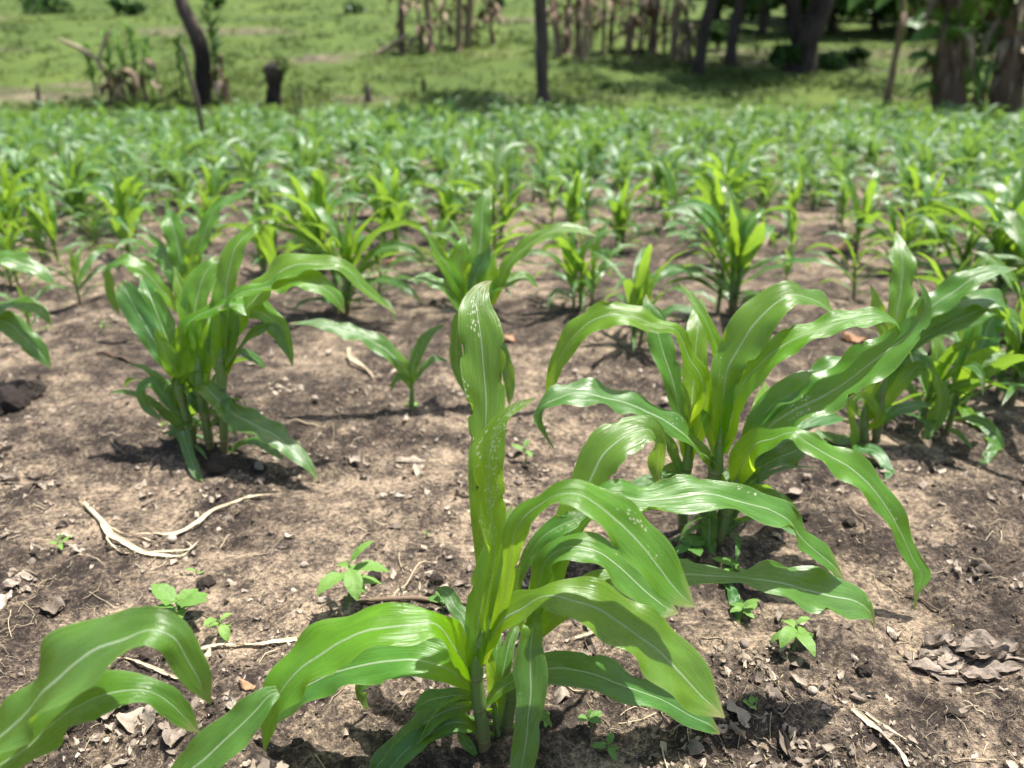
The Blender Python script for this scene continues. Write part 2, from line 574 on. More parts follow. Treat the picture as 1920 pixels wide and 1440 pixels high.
# ------------------------------------------------------------------ the ground: one sheet, fine near the camera
def build_ground():
    s_in = np.linspace(-0.95, 0.95, 400)
    t = np.linspace(0, 1, 14)[1:]
    ys = np.concatenate([-np.geomspace(60, 0.4, 12), [0.0, 0.2, 0.35], np.geomspace(0.45, 24, 560), np.geomspace(24.4, 260, 150)])
    g = np.maximum(ys, 0.6)
    X = g[:, None] * s_in[None]
    lo = X[:, :1] + (-300 - X[:, :1]) * (t[None, ::-1] ** 3)
    hi = X[:, -1:] + (300 - X[:, -1:]) * (t[None] ** 3)
    X = np.concatenate([lo, X, hi], 1)
    Y = np.broadcast_to(ys[:, None], X.shape)
    cell = np.maximum(g * 0.0062, 0.0)[:, None] * np.ones_like(X)
    cell[:, :14] = 1
    cell[:, -14:] = 1
    cell[:14] = 0.3
    x, y = X.ravel(), Y.ravel()
    z = terr(x, y) + micro(x, y, cell.ravel())
    hb = np.zeros_like(z)
    near = (y > 0.4) & (y < 6) & (np.abs(x) < 6)
    for (hx, hy) in HILLS:
        if hy < 6:
            d2 = (x[near] - hx) ** 2 + (y[near] - hy) ** 2
            hb[near] += 0.012 * np.exp(-d2 / 0.012)
    z = z + hb
    edge = 17.0 + 1.0 * (fbm(x * 0.3, x * 0 + 3, 44, 2) - 0.5)
    grassy = np.clip((y - edge) / 2.5, 0, 1)
    # worn bare strips on the slope
    bare = np.clip((fbm(x * 0.16, y * 0.35, 61, 3) - 0.56) * 7, 0, 1) * (y < 40)
    strip = np.exp(-((y - 27.5 - 0.05 * x) / 1.6) ** 2) * np.clip(fbm(x * 0.25, y * 0.25, 66, 2) * 2.2 - 0.4, 0, 1) * (x > -7)
    strip2 = np.exp(-((y - 20.6) / 0.5) ** 2) * np.clip(fbm(x * 0.5, y * 0.5, 68, 2) * 2.2 - 0.5, 0, 1)
    grassy = grassy * (1 - 0.75 * bare) * (1 - 0.8 * np.clip(strip, 0, 1)) * (1 - 0.7 * np.clip(strip2, 0, 1))
    F = grid_faces(X.shape[0], X.shape[1])
    me = newmesh('ground', np.stack([x, y, z], 1), F, None, {'pale': pale(x, y), 'grassy': grassy})
    o = link('ground', me, M_SOIL)
    o['kind'] = 'structure'
    return o


# ------------------------------------------------------------------ the near maize, leaf by leaf
# every leaf: (tilt of the blade, depth at the base, depth at the tip, youth, insect damage,
#              [(x, y, width) of the midrib as it runs in the photograph])
def leaf_from_view(Y0, spec, base, seed, n=56, nu=11):
    tilt, d0, d1, age, dmg, pts = spec
    if tilt == 0 and d1 >= 0.02:
        d1 = d1 * 1.5 + 0.05        # upright blades lean away and catch the light
    p1, p3 = pts[-1], pts[-3]
    gap = math.hypot(p1[0] - p3[0], p1[1] - p3[1])
    if p1[2] <= 2 and 0 < gap < 0.6 * p3[2]:           # draw stubby ends out to a point
        ux, uy = (p1[0] - p3[0]) / gap, (p1[1] - p3[1]) / gap
        pts = list(pts[:-2]) + [(p3[0] + ux * .5 * p3[2], p3[1] + uy * .5 * p3[2], p3[2] * .58), (p3[0] + ux * 1.0 * p3[2], p3[1] + uy * 1.0 * p3[2], 2)]
    k = len(pts)
    rows = []
    for i, p in enumerate(pts):
        f = i / (k - 1)
        dy = p[3] if len(p) > 3 else d0 + (d1 - d0) * f
        rows.append((p[0], p[1], dy, p[2]))
    R = hermite(rows, n)
    px, py, dy, w = R.T
    f_ = np.linspace(0, 1, n)
    dy = dy * np.clip(f_ / 0.12, 0, 1)
    w = np.maximum(w * np.clip(0.5 + f_ / 0.14, 0, 1), 1.5)
    tx, ty = np.gradient(px), np.gradient(py)
    l = np.maximum(np.hypot(tx, ty), 1e-6)
    tx, ty = tx / l, ty / l
    for _ in range(3):
        tx = np.convolve(np.pad(tx, 1, 'edge'), [0.25, 0.5, 0.25], 'valid')
        ty = np.convolve(np.pad(ty, 1, 'edge'), [0.25, 0.5, 0.25], 'valid')
    l = np.maximum(np.hypot(tx, ty), 1e-6)
    ex, ey = -ty / l, tx / l
    C = np.array([at(a, b, Y0 + c) for a, b, c in zip(px, py, dy)])
    dep = (C - CAMP) @ FWD
    sc = dep / FPX
    # the blade turns its face from the viewer towards the sky by 'tilt'
    el = math.radians(20 + tilt)
    Nt = -FWD * math.cos(el) + UPV * math.sin(el)
    T3 = np.gradient(C, axis=0)
    T3 /= np.maximum(np.linalg.norm(T3, axis=1, keepdims=True), 1e-9)
    S = np.cross(T3, Nt)
    S /= np.maximum(np.linalg.norm(S, axis=1, keepdims=True), 1e-6)
    for _ in range(4):
        S = np.stack([np.convolve(np.pad(S[:, i], 1, 'edge'), [0.25, 0.5, 0.25], 'valid') for i in range(3)], 1)
    S /= np.maximum(np.linalg.norm(S, axis=1, keepdims=True), 1e-6)
    E = ex[:, None] * RIGHT - ey[:, None] * UPV
    dd = np.sum(S * E, 1)
    if dd.mean() < 0:
        S, dd = -S, -dd
    S = S * (w / 2 * sc / np.clip(dd, 0.5, 1.0))[:, None]
    V, F, uv, at_ = ribbon(C, S, fold=0.20, fold0=0.55, ruf=0.22, wl_=0.12, seed=seed, nu=nu, rag=0.6 + 1.6 * dmg, age=age, dmg=dmg)
    lim = gz(V[:, 0], V[:, 1]) + 0.006
    V[:, 2] = np.maximum(V[:, 2], lim)
    return V - base, F, uv, at_


def stalk_from_view(Y0, pts, base):
    """pts: (x, y, width) from the ground up; slight swelling at the nodes"""
    pts = list(pts[:-1])
    pts[-1] = (pts[-1][0], pts[-1][1], 3)
    R = hermite([(p[0], p[1], 0.0, p[2]) for p in pts], 40)
    C = np.array([at(a, b, Y0) for a, b in R[:, :2]])
    C[0, 2] = min(C[0, 2], gz(C[0, 0], C[0, 1]) - 0.01)
    sc = ((C - CAMP) @ FWD) / FPX
    r = R[:, 3] / 2 * sc
    v = np.linspace(0, 1, 40)
    r = r * (0.94 + 0.20 * (1 - (v * 4.3 + 0.2) % 1) ** 2)      # each sheath wraps the next
    V, F, uv, at_ = tube(C, r, 12)
    return V - base, F, uv, at_


SEEDC = [100]


def hero(label, group, base_px, stalk, leaves, Y=None):
    g = gpt(*base_px) if Y is None else at(base_px[0], base_px[1], Y)
    base = np.array([g[0], g[1], gz(g[0], g[1])])
    HILLS.append((base[0], base[1]))
    t = thing('maize_plant', label, 'maize', base, group)
    V, F, uv, at_ = stalk_from_view(g[1], stalk, base)
    link('stalk', newmesh('stalk', V, F, uv, at_), M_STALK, t)
    for sp in leaves:
        SEEDC[0] += 1
        V, F, uv, at_ = leaf_from_view(g[1], sp, base, SEEDC[0])
        link('leaf', newmesh('leaf', V, F, uv, at_), M_LEAF, t)
    return t


GA = 'plants of the nearest maize clump'
hero('front stalk of the nearest maize clump, with two long leaves arching over its lower side', GA, (914, 1428),
     [(914, 1432, 26), (905, 1370, 26), (896, 1300, 27), (892, 1240, 26), (905, 1180, 22), (915, 1110, 14)], [
    (35, 0, -.10, .75, .1, [(888, 1275, 20), (870, 1238, 40), (846, 1203, 46), (815, 1170, 36), (775, 1171, 52), (700, 1181, 62), (650, 1200, 66), (595, 1230, 76), (555, 1265, 74), (525, 1303, 60), (505, 1350, 40), (496, 1410, 2)]),
    (25, 0, .02, .25, 0, [(884, 1292, 16), (839, 1255, 40), (799, 1241, 50), (731, 1238, 60), (677, 1248, 58), (622, 1264, 54), (568, 1291, 52), (528, 1320, 46), (510, 1348, 25), (503, 1372, 2)]),
    (30, 0, -.01, .05, 0, [(884, 1304, 14), (840, 1306, 22), (800, 1315, 25), (774, 1334, 2)]),
    (35, 0, -.04, .0, .05, [(887, 1326, 14), (853, 1328, 22), (812, 1346, 30), (771, 1378, 32), (731, 1413, 32), (705, 1440, 24), (690, 1462, 2)]),
    (35, -.01, -.06, .0, .05, [(893, 1364, 12), (853, 1353, 26), (812, 1372, 32), (780, 1392, 32), (752, 1416, 32), (731, 1442, 26), (712, 1466, 2)]),
    (10, -.01, .0, .0, .0, [(910, 1432, 5), (895, 1418, 6), (882, 1402, 15), (868, 1384, 18), (858, 1366, 2)]),
    (0, -.02, .03, .55, .12, [(890, 1262, 26), (893, 1200, 44), (904, 1130, 58), (922, 1062, 57), (940, 1005, 40), (952, 970, 18), (960, 946, 2)]),
    (1, .0, .10, .9, .9, [(896, 1235, 16), (914, 1110, 16), (926, 1045, 22), (924, 990, 44), (919, 940, 61), (916, 890, 57), (920, 840, 56), (931, 803, 38), (948, 778, 20), (972, 762, 17), (1005, 746, 2)]),
    (1, .10, .34, .45, .5, [(900, 1220, 18), (910, 1100, 28), (906, 1000, 40), (903, 900, 50), (906, 850, 54), (910, 800, 64), (911, 750, 75), (906, 690, 85), (902, 640, 86), (897, 600, 76), (893, 574, 60), (897, 553, 42), (907, 536, 22), (921, 526, 2)]),
    (20, 0, -.06, .6, .45, [(908, 1245, 16), (945, 1120, 26), (958, 1050, 30), (966, 1000, 42), (988, 966, 44), (1015, 945, 28), (1045, 928, 32), (1082, 926, 46), (1120, 946, 66), (1165, 985, 78), (1205, 1027, 84), (1240, 1070, 78), (1268, 1106, 56), (1290, 1128, 24), (1303, 1138, 2)]),
    (30, 0, -.10, .5, .0, [(905, 1232, 16), (922, 1195, 28), (945, 1162, 42), (980, 1142, 42), (1008, 1123, 24), (1035, 1118, 44), (1075, 1128, 66), (1130, 1147, 72), (1185, 1182, 78), (1235, 1222, 88), (1280, 1268, 86), (1315, 1305, 62), (1343, 1331, 26), (1359, 1346, 2)]),
    (25, .0, .03, .1, .1, [(908, 1325, 14), (945, 1288, 22), (985, 1266, 26), (1020, 1256, 40), (1090, 1258, 50), (1145, 1276, 52), (1200, 1297, 40), (1252, 1318, 34), (1300, 1345, 30), (1335, 1362, 20), (1350, 1376, 2)]),
    (0, .03, .07, .0, .0, [(890, 1215, 16), (874, 1165, 26), (852, 1135, 28), (836, 1110, 22), (815, 1104, 2)]),
    (30, .03, .10, .1, .0, [(893, 1280, 14), (848, 1224, 34), (800, 1213, 40), (750, 1226, 34), (705, 1262, 22), (674, 1288, 20), (680, 1310, 14), (691, 1330, 2)]),
])
hero('rear stalk of the nearest maize clump, with a leaf hanging straight towards the viewer', GA, (950, 1392),
     [(946, 1400, 22), (955, 1330, 22), (975, 1250, 24), (995, 1180, 26), (1008, 1120, 18)], [
    (0, .0, .03, .75, .1, [(1000, 1205, 22), (1013, 1140, 52), (1028, 1080, 60), (1044, 1045, 46), (1062, 1026, 8)]),
    (30, .02, -.03, .3, .05, [(1003, 1175, 20), (1012, 1090, 32), (1032, 1042, 40), (1062, 1027, 38), (1110, 1032, 46), (1155, 1056, 58), (1190, 1090, 62), (1225, 1120, 56), (1250, 1140, 34), (1272, 1150, 2)]),
    (15, .0, .02, .35, .5, [(985, 1200, 12), (968, 1100, 18), (990, 1045, 24), (1018, 1006, 28), (1050, 986, 36), (1090, 968, 22), (1112, 952, 2)]),
    (15, .03, .2, .35, .2, [(1005, 1165, 20), (1048, 1045, 42), (1070, 968, 58), (1095, 925, 64), (1112, 890, 70), (1130, 855, 74), (1160, 826, 72), (1190, 809, 60), (1220, 806, 36), (1232, 830, 34), (1230, 860, 35), (1232, 888, 24), (1240, 906, 2)]),
    (10, .0, -.16, .15, .15, [(990, 1190, 22), (1000, 1168, 34), (995, 1205, 44), (994, 1256, 66), (995, 1300, 58), (990, 1348, 48), (985, 1400, 50), (975, 1450, 40), (965, 1500, 2)]),
    (30, .03, .10, .15, .12, [(990, 1215, 16), (1060, 1137, 38), (1112, 1110, 48), (1170, 1096, 44), (1230, 1083, 36), (1290, 1076, 36), (1340, 1080, 30), (1392, 1083, 16), (1440, 1090, 50), (1500, 1102, 66), (1560, 1118, 64), (1610, 1130, 46), (1632, 1150, 22), (1639, 1186, 2)]),
    (25, .03, .12, .3, .45, [(1004, 1150, 20), (1060, 1012, 32), (1110, 952, 38), (1150, 931, 46), (1200, 938, 46), (1250, 935, 54), (1300, 927, 60), (1345, 930, 54), (1400, 944, 46), (1445, 957, 54), (1480, 975, 46), (1500, 1005, 42), (1530, 1035, 38), (1562, 1060, 32), (1582, 1084, 2)]),
    (0, .01, .0, .3, .0, [(955, 1340, 10), (962, 1310, 16), (948, 1290, 18), (935, 1300, 14), (930, 1330, 2)]),
    (20, .01, .0, .2, .0, [(952, 1380, 8), (985, 1350, 18), (1015, 1340, 18), (1035, 1362, 2)]),
])
GB = 'plants of the maize clump with insect-flecked leaves'
hero('thin left stalk of the insect-flecked clump, one leaf arching far over to its left', GB, (1278, 1018),
     [(1278, 1022, 17), (1282, 950, 19), (1289, 870, 19), (1298, 800, 16), (1305, 750, 10)], [
    (0, .0, .08, .2, .2, [(1289, 870, 18), (1272, 765, 30), (1256, 698, 40), (1244, 662, 46), (1233, 626, 45), (1222, 592, 32), (1213, 566, 14), (1211, 552, 2)]),
    (0, .0, .14, .5, .1, [(1293, 868, 20), (1296, 770, 40), (1300, 720, 50), (1304, 660, 42), (1309, 615, 44), (1312, 590, 32.3), (1312.83, 583.05, 19), (1313.43, 578.085, 2)]),
    (15, .0, .0, .75, .2, [(1293, 862, 16), (1310, 800, 34), (1322, 740, 40), (1312, 702, 34), (1293, 675, 34), (1280, 642, 28), (1266, 618, 24), (1235, 611, 28), (1192, 597, 48), (1150, 590, 50), (1115, 600, 48), (1080, 627, 44), (1055, 662, 34), (1038, 702, 24), (1028, 740, 12), (1025, 758, 2)]),
    (0, .0, .0, .0, .0, [(1283, 905, 12), (1268, 862, 20), (1254, 826, 18), (1243, 798, 2)]),
    (25, .0, -.05, .0, .0, [(1282, 938, 12), (1250, 901, 22), (1225, 902, 20), (1200, 905, 18), (1170, 916, 2)]),
    (0, .02, .0, .1, .0, [(1284, 930, 14), (1272, 905, 24), (1262, 880, 24), (1245, 885, 16), (1235, 915, 2)]),
])
hero('middle stalk of the insect-flecked clump, tallest and yellow-green at the whorl', GB, (1308, 1036),
     [(1308, 1040, 18), (1322, 960, 22), (1342, 880, 26), (1352, 800, 26), (1356, 740, 14)], [
    (0, .0, .10, .9, .05, [(1350, 850, 24), (1362, 775, 38), (1359, 722, 32), (1350, 672, 27), (1335, 626, 23), (1315, 586, 20), (1295, 556, 14), (1274, 530, 2)]),
    (20, .0, .12, .45, .25, [(1348, 840, 22), (1356, 745, 42), (1364, 692, 58), (1386, 652, 68), (1409, 616, 70), (1436, 584, 66), (1463, 563, 54), (1490, 553, 42), (1512, 556, 32), (1538, 567, 42), (1555, 582, 28), (1570, 594, 2)]),
    (25, .0, .05, .7, .4, [(1358, 850, 22), (1390, 724, 42), (1420, 688, 46), (1455, 657, 46), (1492, 636, 40), (1525, 622, 36), (1565, 607, 37), (1608, 597, 37), (1650, 596, 27), (1678, 605, 13), (1695, 632, 9), (1705, 660, 7), (1712, 680, 2)]),
    (0, -.01, .04, .95, .1, [(1348, 860, 22), (1338, 810, 34), (1330, 765, 36), (1322, 735, 30), (1320, 715, 2)]),
    (30, .0, -.08, .05, .1, [(1345, 892, 16), (1322, 858, 22), (1300, 833, 27), (1270, 806, 36), (1225, 778, 42), (1188, 761, 38), (1150, 750, 42), (1112, 742, 47), (1075, 740, 46), (1040, 750, 36), (1016, 763, 14), (1008, 786, 18), (1020, 812, 8), (1039, 842, 2)]),
    (0, -.02, -.06, .0, .2, [(1338, 925, 14), (1332, 945, 22), (1330, 990, 30), (1328, 1030, 26), (1325, 1058, 2)]),
    (20, -.02, -.30, .0, .25, [(1325, 1000, 10), (1340, 1055, 14), (1362, 1100, 22), (1378, 1150, 22), (1385, 1182, 2)]),
    (15, .02, .08, .1, .0, [(1335, 915, 12), (1360, 895, 18), (1385, 880, 18), (1400, 858, 2)]),
])
hero('right-leaning stalk of the insect-flecked clump, with a leaf drooping to a long thin tip', GB, (1342, 1042),
     [(1342, 1046, 18), (1358, 970, 20), (1376, 910, 22), (1396, 850, 18), (1410, 810, 10)], [
    (20, -.02, -.27, .6, .15, [(1376, 925, 18), (1396, 862, 48), (1420, 832, 42), (1450, 824, 28), (1485, 812, 26), (1510, 828, 36), (1545, 849, 48), (1590, 876, 60), (1630, 911, 58), (1665, 956, 50), (1692, 1006, 42), (1712, 1050, 36), (1728, 1080, 34), (1720, 1106, 12), (1714, 1146, 2)]),
    (0, .0, .10, 1.0, .2, [(1380, 905, 20), (1408, 840, 36), (1428, 802, 48), (1433, 768, 45), (1434, 750, 34), (1434.39, 743.011, 20), (1434.67, 738.018, 2)]),
    (30, .0, .06, .3, .35, [(1388, 880, 20), (1440, 802, 42), (1500, 764, 52), (1547, 741, 58), (1595, 709, 62), (1640, 676, 60), (1680, 646, 50), (1708, 622, 38), (1727, 598, 30), (1735, 570, 24), (1730, 545, 14), (1718, 520, 2)]),
    (30, .03, .14, .15, .1, [(1386, 872, 18), (1438, 768, 40), (1490, 737, 46), (1540, 706, 46), (1575, 683, 36), (1594, 670, 2)]),
    (30, .0, .05, .0, .0, [(1370, 930, 14), (1402, 892, 18), (1450, 863, 32), (1490, 846, 34), (1518, 832, 2)]),
    (35, .03, .2, .0, .1, [(1385, 895, 12), (1440, 842, 16), (1490, 813, 18), (1530, 791, 21), (1560, 783, 19), (1588, 786, 2)]),
    (20, .0, .05, .1, .0, [(1365, 950, 10), (1398, 920, 18), (1420, 910, 20), (1445, 925, 2)]),
])
GD = 'plants of the leafy clump beside the withered yellow stalk'
hero('bluish-leaved left stalk of the leafy clump beside the withered yellow stalk', GD, (368, 856),
     [(368, 860, 14), (356, 800, 15), (344, 760, 17), (335, 722, 20), (332, 685, 16), (335, 650, 8)], [
    (0, .0, .02, .0, .1, [(330, 705, 14), (298, 655, 34), (273, 612, 44), (252, 576, 46), (238, 549, 40), (226, 528, 18)]),
    (0, .0, .08, .25, .1, [(332, 700, 16), (316, 645, 46), (300, 604, 50), (286, 567, 46), (276, 543, 30.6), (273.308, 536.538, 18), (271.385, 531.923, 2)]),
    (25, .0, .0, .6, .25, [(334, 690, 16), (338, 645, 32), (352, 608, 26), (372, 590, 24), (400, 578, 32), (432, 570, 38), (470, 578, 42), (503, 596, 37), (527, 626, 30), (541, 656, 17), (549, 687, 2)]),
    (0, -.02, .0, .95, .35, [(336, 718, 16), (326, 690, 30), (312, 660, 30), (300, 635, 20), (292, 615, 2)]),
    (0, -.02, .0, .9, .3, [(338, 712, 16), (343, 675, 28), (345, 645, 26), (352, 615, 2)]),
    (30, -.01, -.19, .05, .3, [(350, 730, 12), (376, 722, 22), (405, 746, 32), (432, 772, 34), (470, 794, 38), (515, 816, 36), (548, 845, 28), (575, 869, 18), (597, 902, 2)]),
    (10, .0, -.02, .0, .0, [(350, 800, 8), (322, 762, 16), (300, 732, 19), (282, 716, 17), (266, 730, 18), (272, 760, 16), (300, 785, 8)]),
    (0, -.02, -.17, .05, .1, [(356, 815, 8), (345, 808, 20), (352, 840, 21), (362, 872, 19), (372, 893, 14), (381, 909, 2)]),
])
hero('middle stalk of the leafy clump by the withered stalk, with a broad yellow-green whorl', GD, (398, 858),
     [(398, 862, 15), (388, 805, 17), (378, 748, 19), (373, 710, 22), (372, 670, 16), (374, 630, 8)], [
    (0, -.01, .03, .95, .15, [(374, 725, 24), (370, 672, 46), (376, 628, 50), (386, 604, 40), (396, 592, 6)]),
    (0, .0, .08, .5, .05, [(374, 690, 20), (363, 625, 30), (365, 577, 48), (373, 542, 54), (386, 511, 46), (400, 490, 22), (405, 478, 2)]),
    (0, .0, .02, .4, .0, [(380, 710, 14), (394, 660, 28), (402, 620, 26), (408, 590, 24), (400, 572, 2)]),
    (0, .0, -.02, .1, .0, [(382, 780, 8), (368, 755, 18), (358, 742, 16), (352, 762, 2)]),
    (10, .0, -.02, .0, .0, [(388, 805, 6), (410, 788, 13), (430, 800, 11), (444, 818, 2)]),
    (0, .0, .05, .8, .0, [(372, 680, 14), (352, 600, 26), (338, 540, 24), (328, 500, 2)]),
])
hero('right stalk of the leafy clump beside the withered yellow stalk, leaves sweeping to its right', GD, (421, 862),
     [(421, 866, 14), (419, 785, 16), (416, 722, 18), (415, 692, 22), (417, 650, 16), (420, 610, 8)], [
    (0, -.01, .03, .95, .05, [(415, 705, 22), (416, 660, 42), (419, 622, 44), (426, 592, 34), (430, 575, 6)]),
    (0, .0, .12, .5, .0, [(416, 690, 18), (419, 592, 44), (423, 542, 46), (433, 492, 42), (446, 457, 36), (465, 440, 26), (483, 427, 18), (494, 442, 24), (506, 470, 25), (511, 506, 6)]),
    (25, .0, .08, .55, .0, [(420, 680, 18), (455, 592, 46), (486, 551, 50), (520, 516, 52), (556, 498, 48), (600, 497, 38), (635, 497, 22), (656, 510, 25), (682, 540, 21), (710, 562, 12), (742, 587, 2)]),
    (25, -.02, .0, .45, .0, [(420, 680, 14), (440, 555, 20), (490, 541, 26), (530, 533, 38), (570, 526, 42), (605, 539, 33), (632, 562, 22), (646, 587, 2)]),
    (0, -.02, .0, .3, .0, [(420, 690, 12), (432, 650, 24), (438, 610, 26), (420, 580, 24), (408, 575, 2)]),
    (25, .0, -.03, .1, .0, [(424, 700, 10), (455, 648, 16), (485, 622, 20), (510, 613, 21), (528, 641, 17), (546, 677, 2)]),
    (20, .0, .05, .0, .0, [(424, 705, 8), (450, 660, 12), (478, 672, 15), (499, 690, 2)]),
    (30, .0, -.05, .05, .1, [(424, 860, 6), (450, 833, 11), (480, 828, 17), (505, 840, 18), (531, 863, 2)]),
])
hero('tall maize plant right behind the leafy clump, two upright leaves above it', 'maize plants in the second row', (352, 640),
     [(352, 650, 13), (348, 590, 15), (345, 540, 15), (347, 490, 8)], [
    (0, .0, .05, .2, .1, [(345, 560, 14), (322, 505, 32), (302, 474, 28), (279, 465, 2)]),
    (20, .0, -.03, .4, .0, [(342, 590, 10), (312, 555, 22), (282, 521, 28), (256, 498, 32), (226, 490, 22), (208, 500, 16), (205, 530, 19), (215, 570, 13), (223, 592, 2)]),
    (0, .0, .12, .4, .0, [(346, 560, 14), (341, 505, 32), (331, 452, 38), (322, 418, 36), (318, 402, 17), (316.302, 395.209, 10), (315.09, 390.358, 2)]),
    (0, .0, .1, .4, .0, [(350, 560, 16), (360, 492, 36), (378, 450, 32), (395, 411, 26), (408, 386, 21), (440, 371, 18), (475, 354, 2)]),
    (0, .0, .0, .7, .0, [(348, 580, 12), (352, 520, 24), (365, 470, 22), (380, 440, 2)]),
    (25, .0, .0, .1, .0, [(350, 570, 10), (380, 540, 20), (405, 520, 24), (425, 540, 18), (440, 565, 2)]),
])
GF = 'maize plants in the second row'
hero('maize plant behind the tallest blade of the nearest clump, bristling with ragged short leaves', GF, (893, 768),
     [(893, 775, 17), (892, 700, 18), (887, 630, 20), (884, 570, 22), (888, 520, 10)], [
    (0, .0, .10, .35, .1, [(884, 575, 20), (898, 485, 38), (903, 432, 38), (905, 392, 35), (915, 363, 16), (923, 346, 2)]),
    (0, .0, .02, .8, .2, [(880, 590, 20), (864, 522, 40), (862, 482, 40), (868, 458, 20.4), (869.698, 451.209, 12), (870.91, 446.358, 2)]),
    (15, .0, .0, .75, .2, [(878, 590, 14), (846, 512, 28), (826, 481, 28), (812, 456, 18), (798, 438, 2)]),
    (25, .0, -.03, .1, .0, [(882, 600, 16), (846, 552, 26), (815, 528, 24), (790, 522, 18), (765, 526, 2)]),
    (20, .0, .05, .5, .0, [(890, 590, 14), (918, 568, 18), (948, 506, 26), (975, 471, 28), (1020, 441, 28), (1065, 429, 25), (1103, 435, 14), (1118, 443, 2)]),
    (0, -.02, .0, .05, .2, [(884, 570, 12), (890, 522, 24), (905, 491, 32), (920, 463, 2)]),
    (0, -.01, .02, .95, .1, [(892, 600, 16), (911, 535, 32), (920, 498, 26), (926, 468, 2)]),
    (0, .0, -.02, .1, .0, [(884, 610, 12), (866, 592, 20), (856, 632, 24), (857, 680, 25), (865, 715, 15), (871, 737, 2)]),
    (0, .0, -.03, .05, .0, [(893, 650, 10), (936, 642, 14), (948, 680, 23), (955, 720, 23), (955, 762, 2)]),
    (20, .0, .05, .3, .0, [(890, 600, 12), (930, 540, 20), (955, 525, 24), (985, 520, 18), (1010, 540, 2)]),
])
hero('small single maize seedling with one long leaf reaching to its left', GF, (771, 780),
     [(771, 786, 9), (772, 745, 10), (773, 712, 10), (775, 690, 6)], [
    (15, .0, .05, .1, .0, [(773, 715, 9), (776, 682, 23), (791, 646, 23), (811, 622, 16), (834, 609, 2)]),
    (25, .0, .0, .05, .1, [(773, 718, 11), (750, 682, 25), (715, 651, 30), (680, 631, 28), (645, 621, 27), (600, 608, 18), (543, 606, 2)]),
    (0, .0, -.03, .1, .0, [(772, 730, 7), (764, 715, 12), (752, 705, 14), (740, 715, 9), (734, 735, 2)]),
    (20, .0, .08, .1, .0, [(773, 720, 7), (795, 690, 12), (815, 672, 12), (840, 678, 2)]),
])
GC = 'maize plants of the clump near the wilted grey leaves'
hero('maize plant with a tall pale upright blade, first clump beyond the insect-flecked one', GC, (1640, 838),
     [(1640, 846, 15), (1650, 765, 17), (1668, 680, 18), (1680, 610, 10)], [
    (0, .0, .10, .4, .05, [(1675, 640, 16), (1681, 588, 36), (1688, 547, 46), (1692, 506, 47), (1690, 477, 44), (1686, 460, 27.2), (1684.4, 453.186, 16), (1683.25, 448.319, 2)]),
    (0, .0, .05, .7, .0, [(1676, 650, 14), (1700, 600, 26), (1712, 570, 24), (1716, 540, 2)]),
    (20, .0, -.03, .3, .0, [(1655, 765, 14), (1700, 706, 25), (1735, 681, 25), (1753, 706, 23), (1763, 746, 31), (1756, 781, 31), (1743, 806, 17), (1730, 824, 2)]),
    (25, .0, .05, .3, .3, [(1665, 710, 14), (1702, 612, 26), (1745, 577, 38), (1790, 546, 42), (1830, 518, 31), (1870, 507, 19), (1908, 503, 2)]),
    (25, .0, .08, .1, .1, [(1668, 700, 12), (1735, 602, 30), (1770, 579, 36), (1812, 563, 31), (1856, 561, 40), (1885, 580, 40), (1905, 606, 30), (1916, 642, 2)]),
    (25, .0, .04, .15, .1, [(1660, 730, 12), (1722, 642, 16), (1768, 613, 28), (1815, 592, 41), (1850, 579, 37), (1873, 587, 20), (1881, 612, 2)]),
    (20, .0, .0, .2, .0, [(1660, 720, 12), (1690, 673, 27), (1720, 670, 24), (1746, 687, 2)]),
    (30, .0, -.05, .0, .0, [(1645, 800, 10), (1680, 770, 16), (1720, 760, 18), (1750, 762, 2)]),
    (0, .0, .0, .6, .1, [(1675, 660, 12), (1650, 600, 24), (1640, 560, 20), (1632, 535, 2)]),
])
hero('shorter maize plant at the foot of the tall pale upright blade, leaves curling down', GC, (1622, 838),
     [(1622, 844, 15), (1620, 790, 16), (1628, 740, 18), (1635, 710, 8)], [
    (0, .0, .02, .85, .0, [(1625, 790, 16), (1632, 756, 30), (1638, 722, 27), (1641, 688, 2)]),
    (0, .0, .02, .7, .0, [(1624, 790, 14), (1655, 740, 24), (1672, 710, 20), (1690, 690, 2)]),
    (0, -.02, -.04, .6, .0, [(1624, 805, 10), (1646, 790, 16), (1632, 752, 18), (1615, 742, 16), (1600, 750, 15), (1597, 790, 15), (1603, 816, 18), (1597, 842, 2)]),
    (25, -.02, -.26, .0, .0, [(1622, 830, 8), (1612, 838, 14), (1640, 845, 22), (1658, 868, 20), (1664, 895, 18), (1658, 912, 2)]),
    (30, .0, .05, .0, .0, [(1622, 790, 8), (1590, 760, 20), (1565, 758, 22), (1545, 770, 2)]),
    (30, .0, -.03, .1, .0, [(1622, 820, 8), (1570, 825, 16), (1540, 815, 16), (1510, 830, 2)]),
])
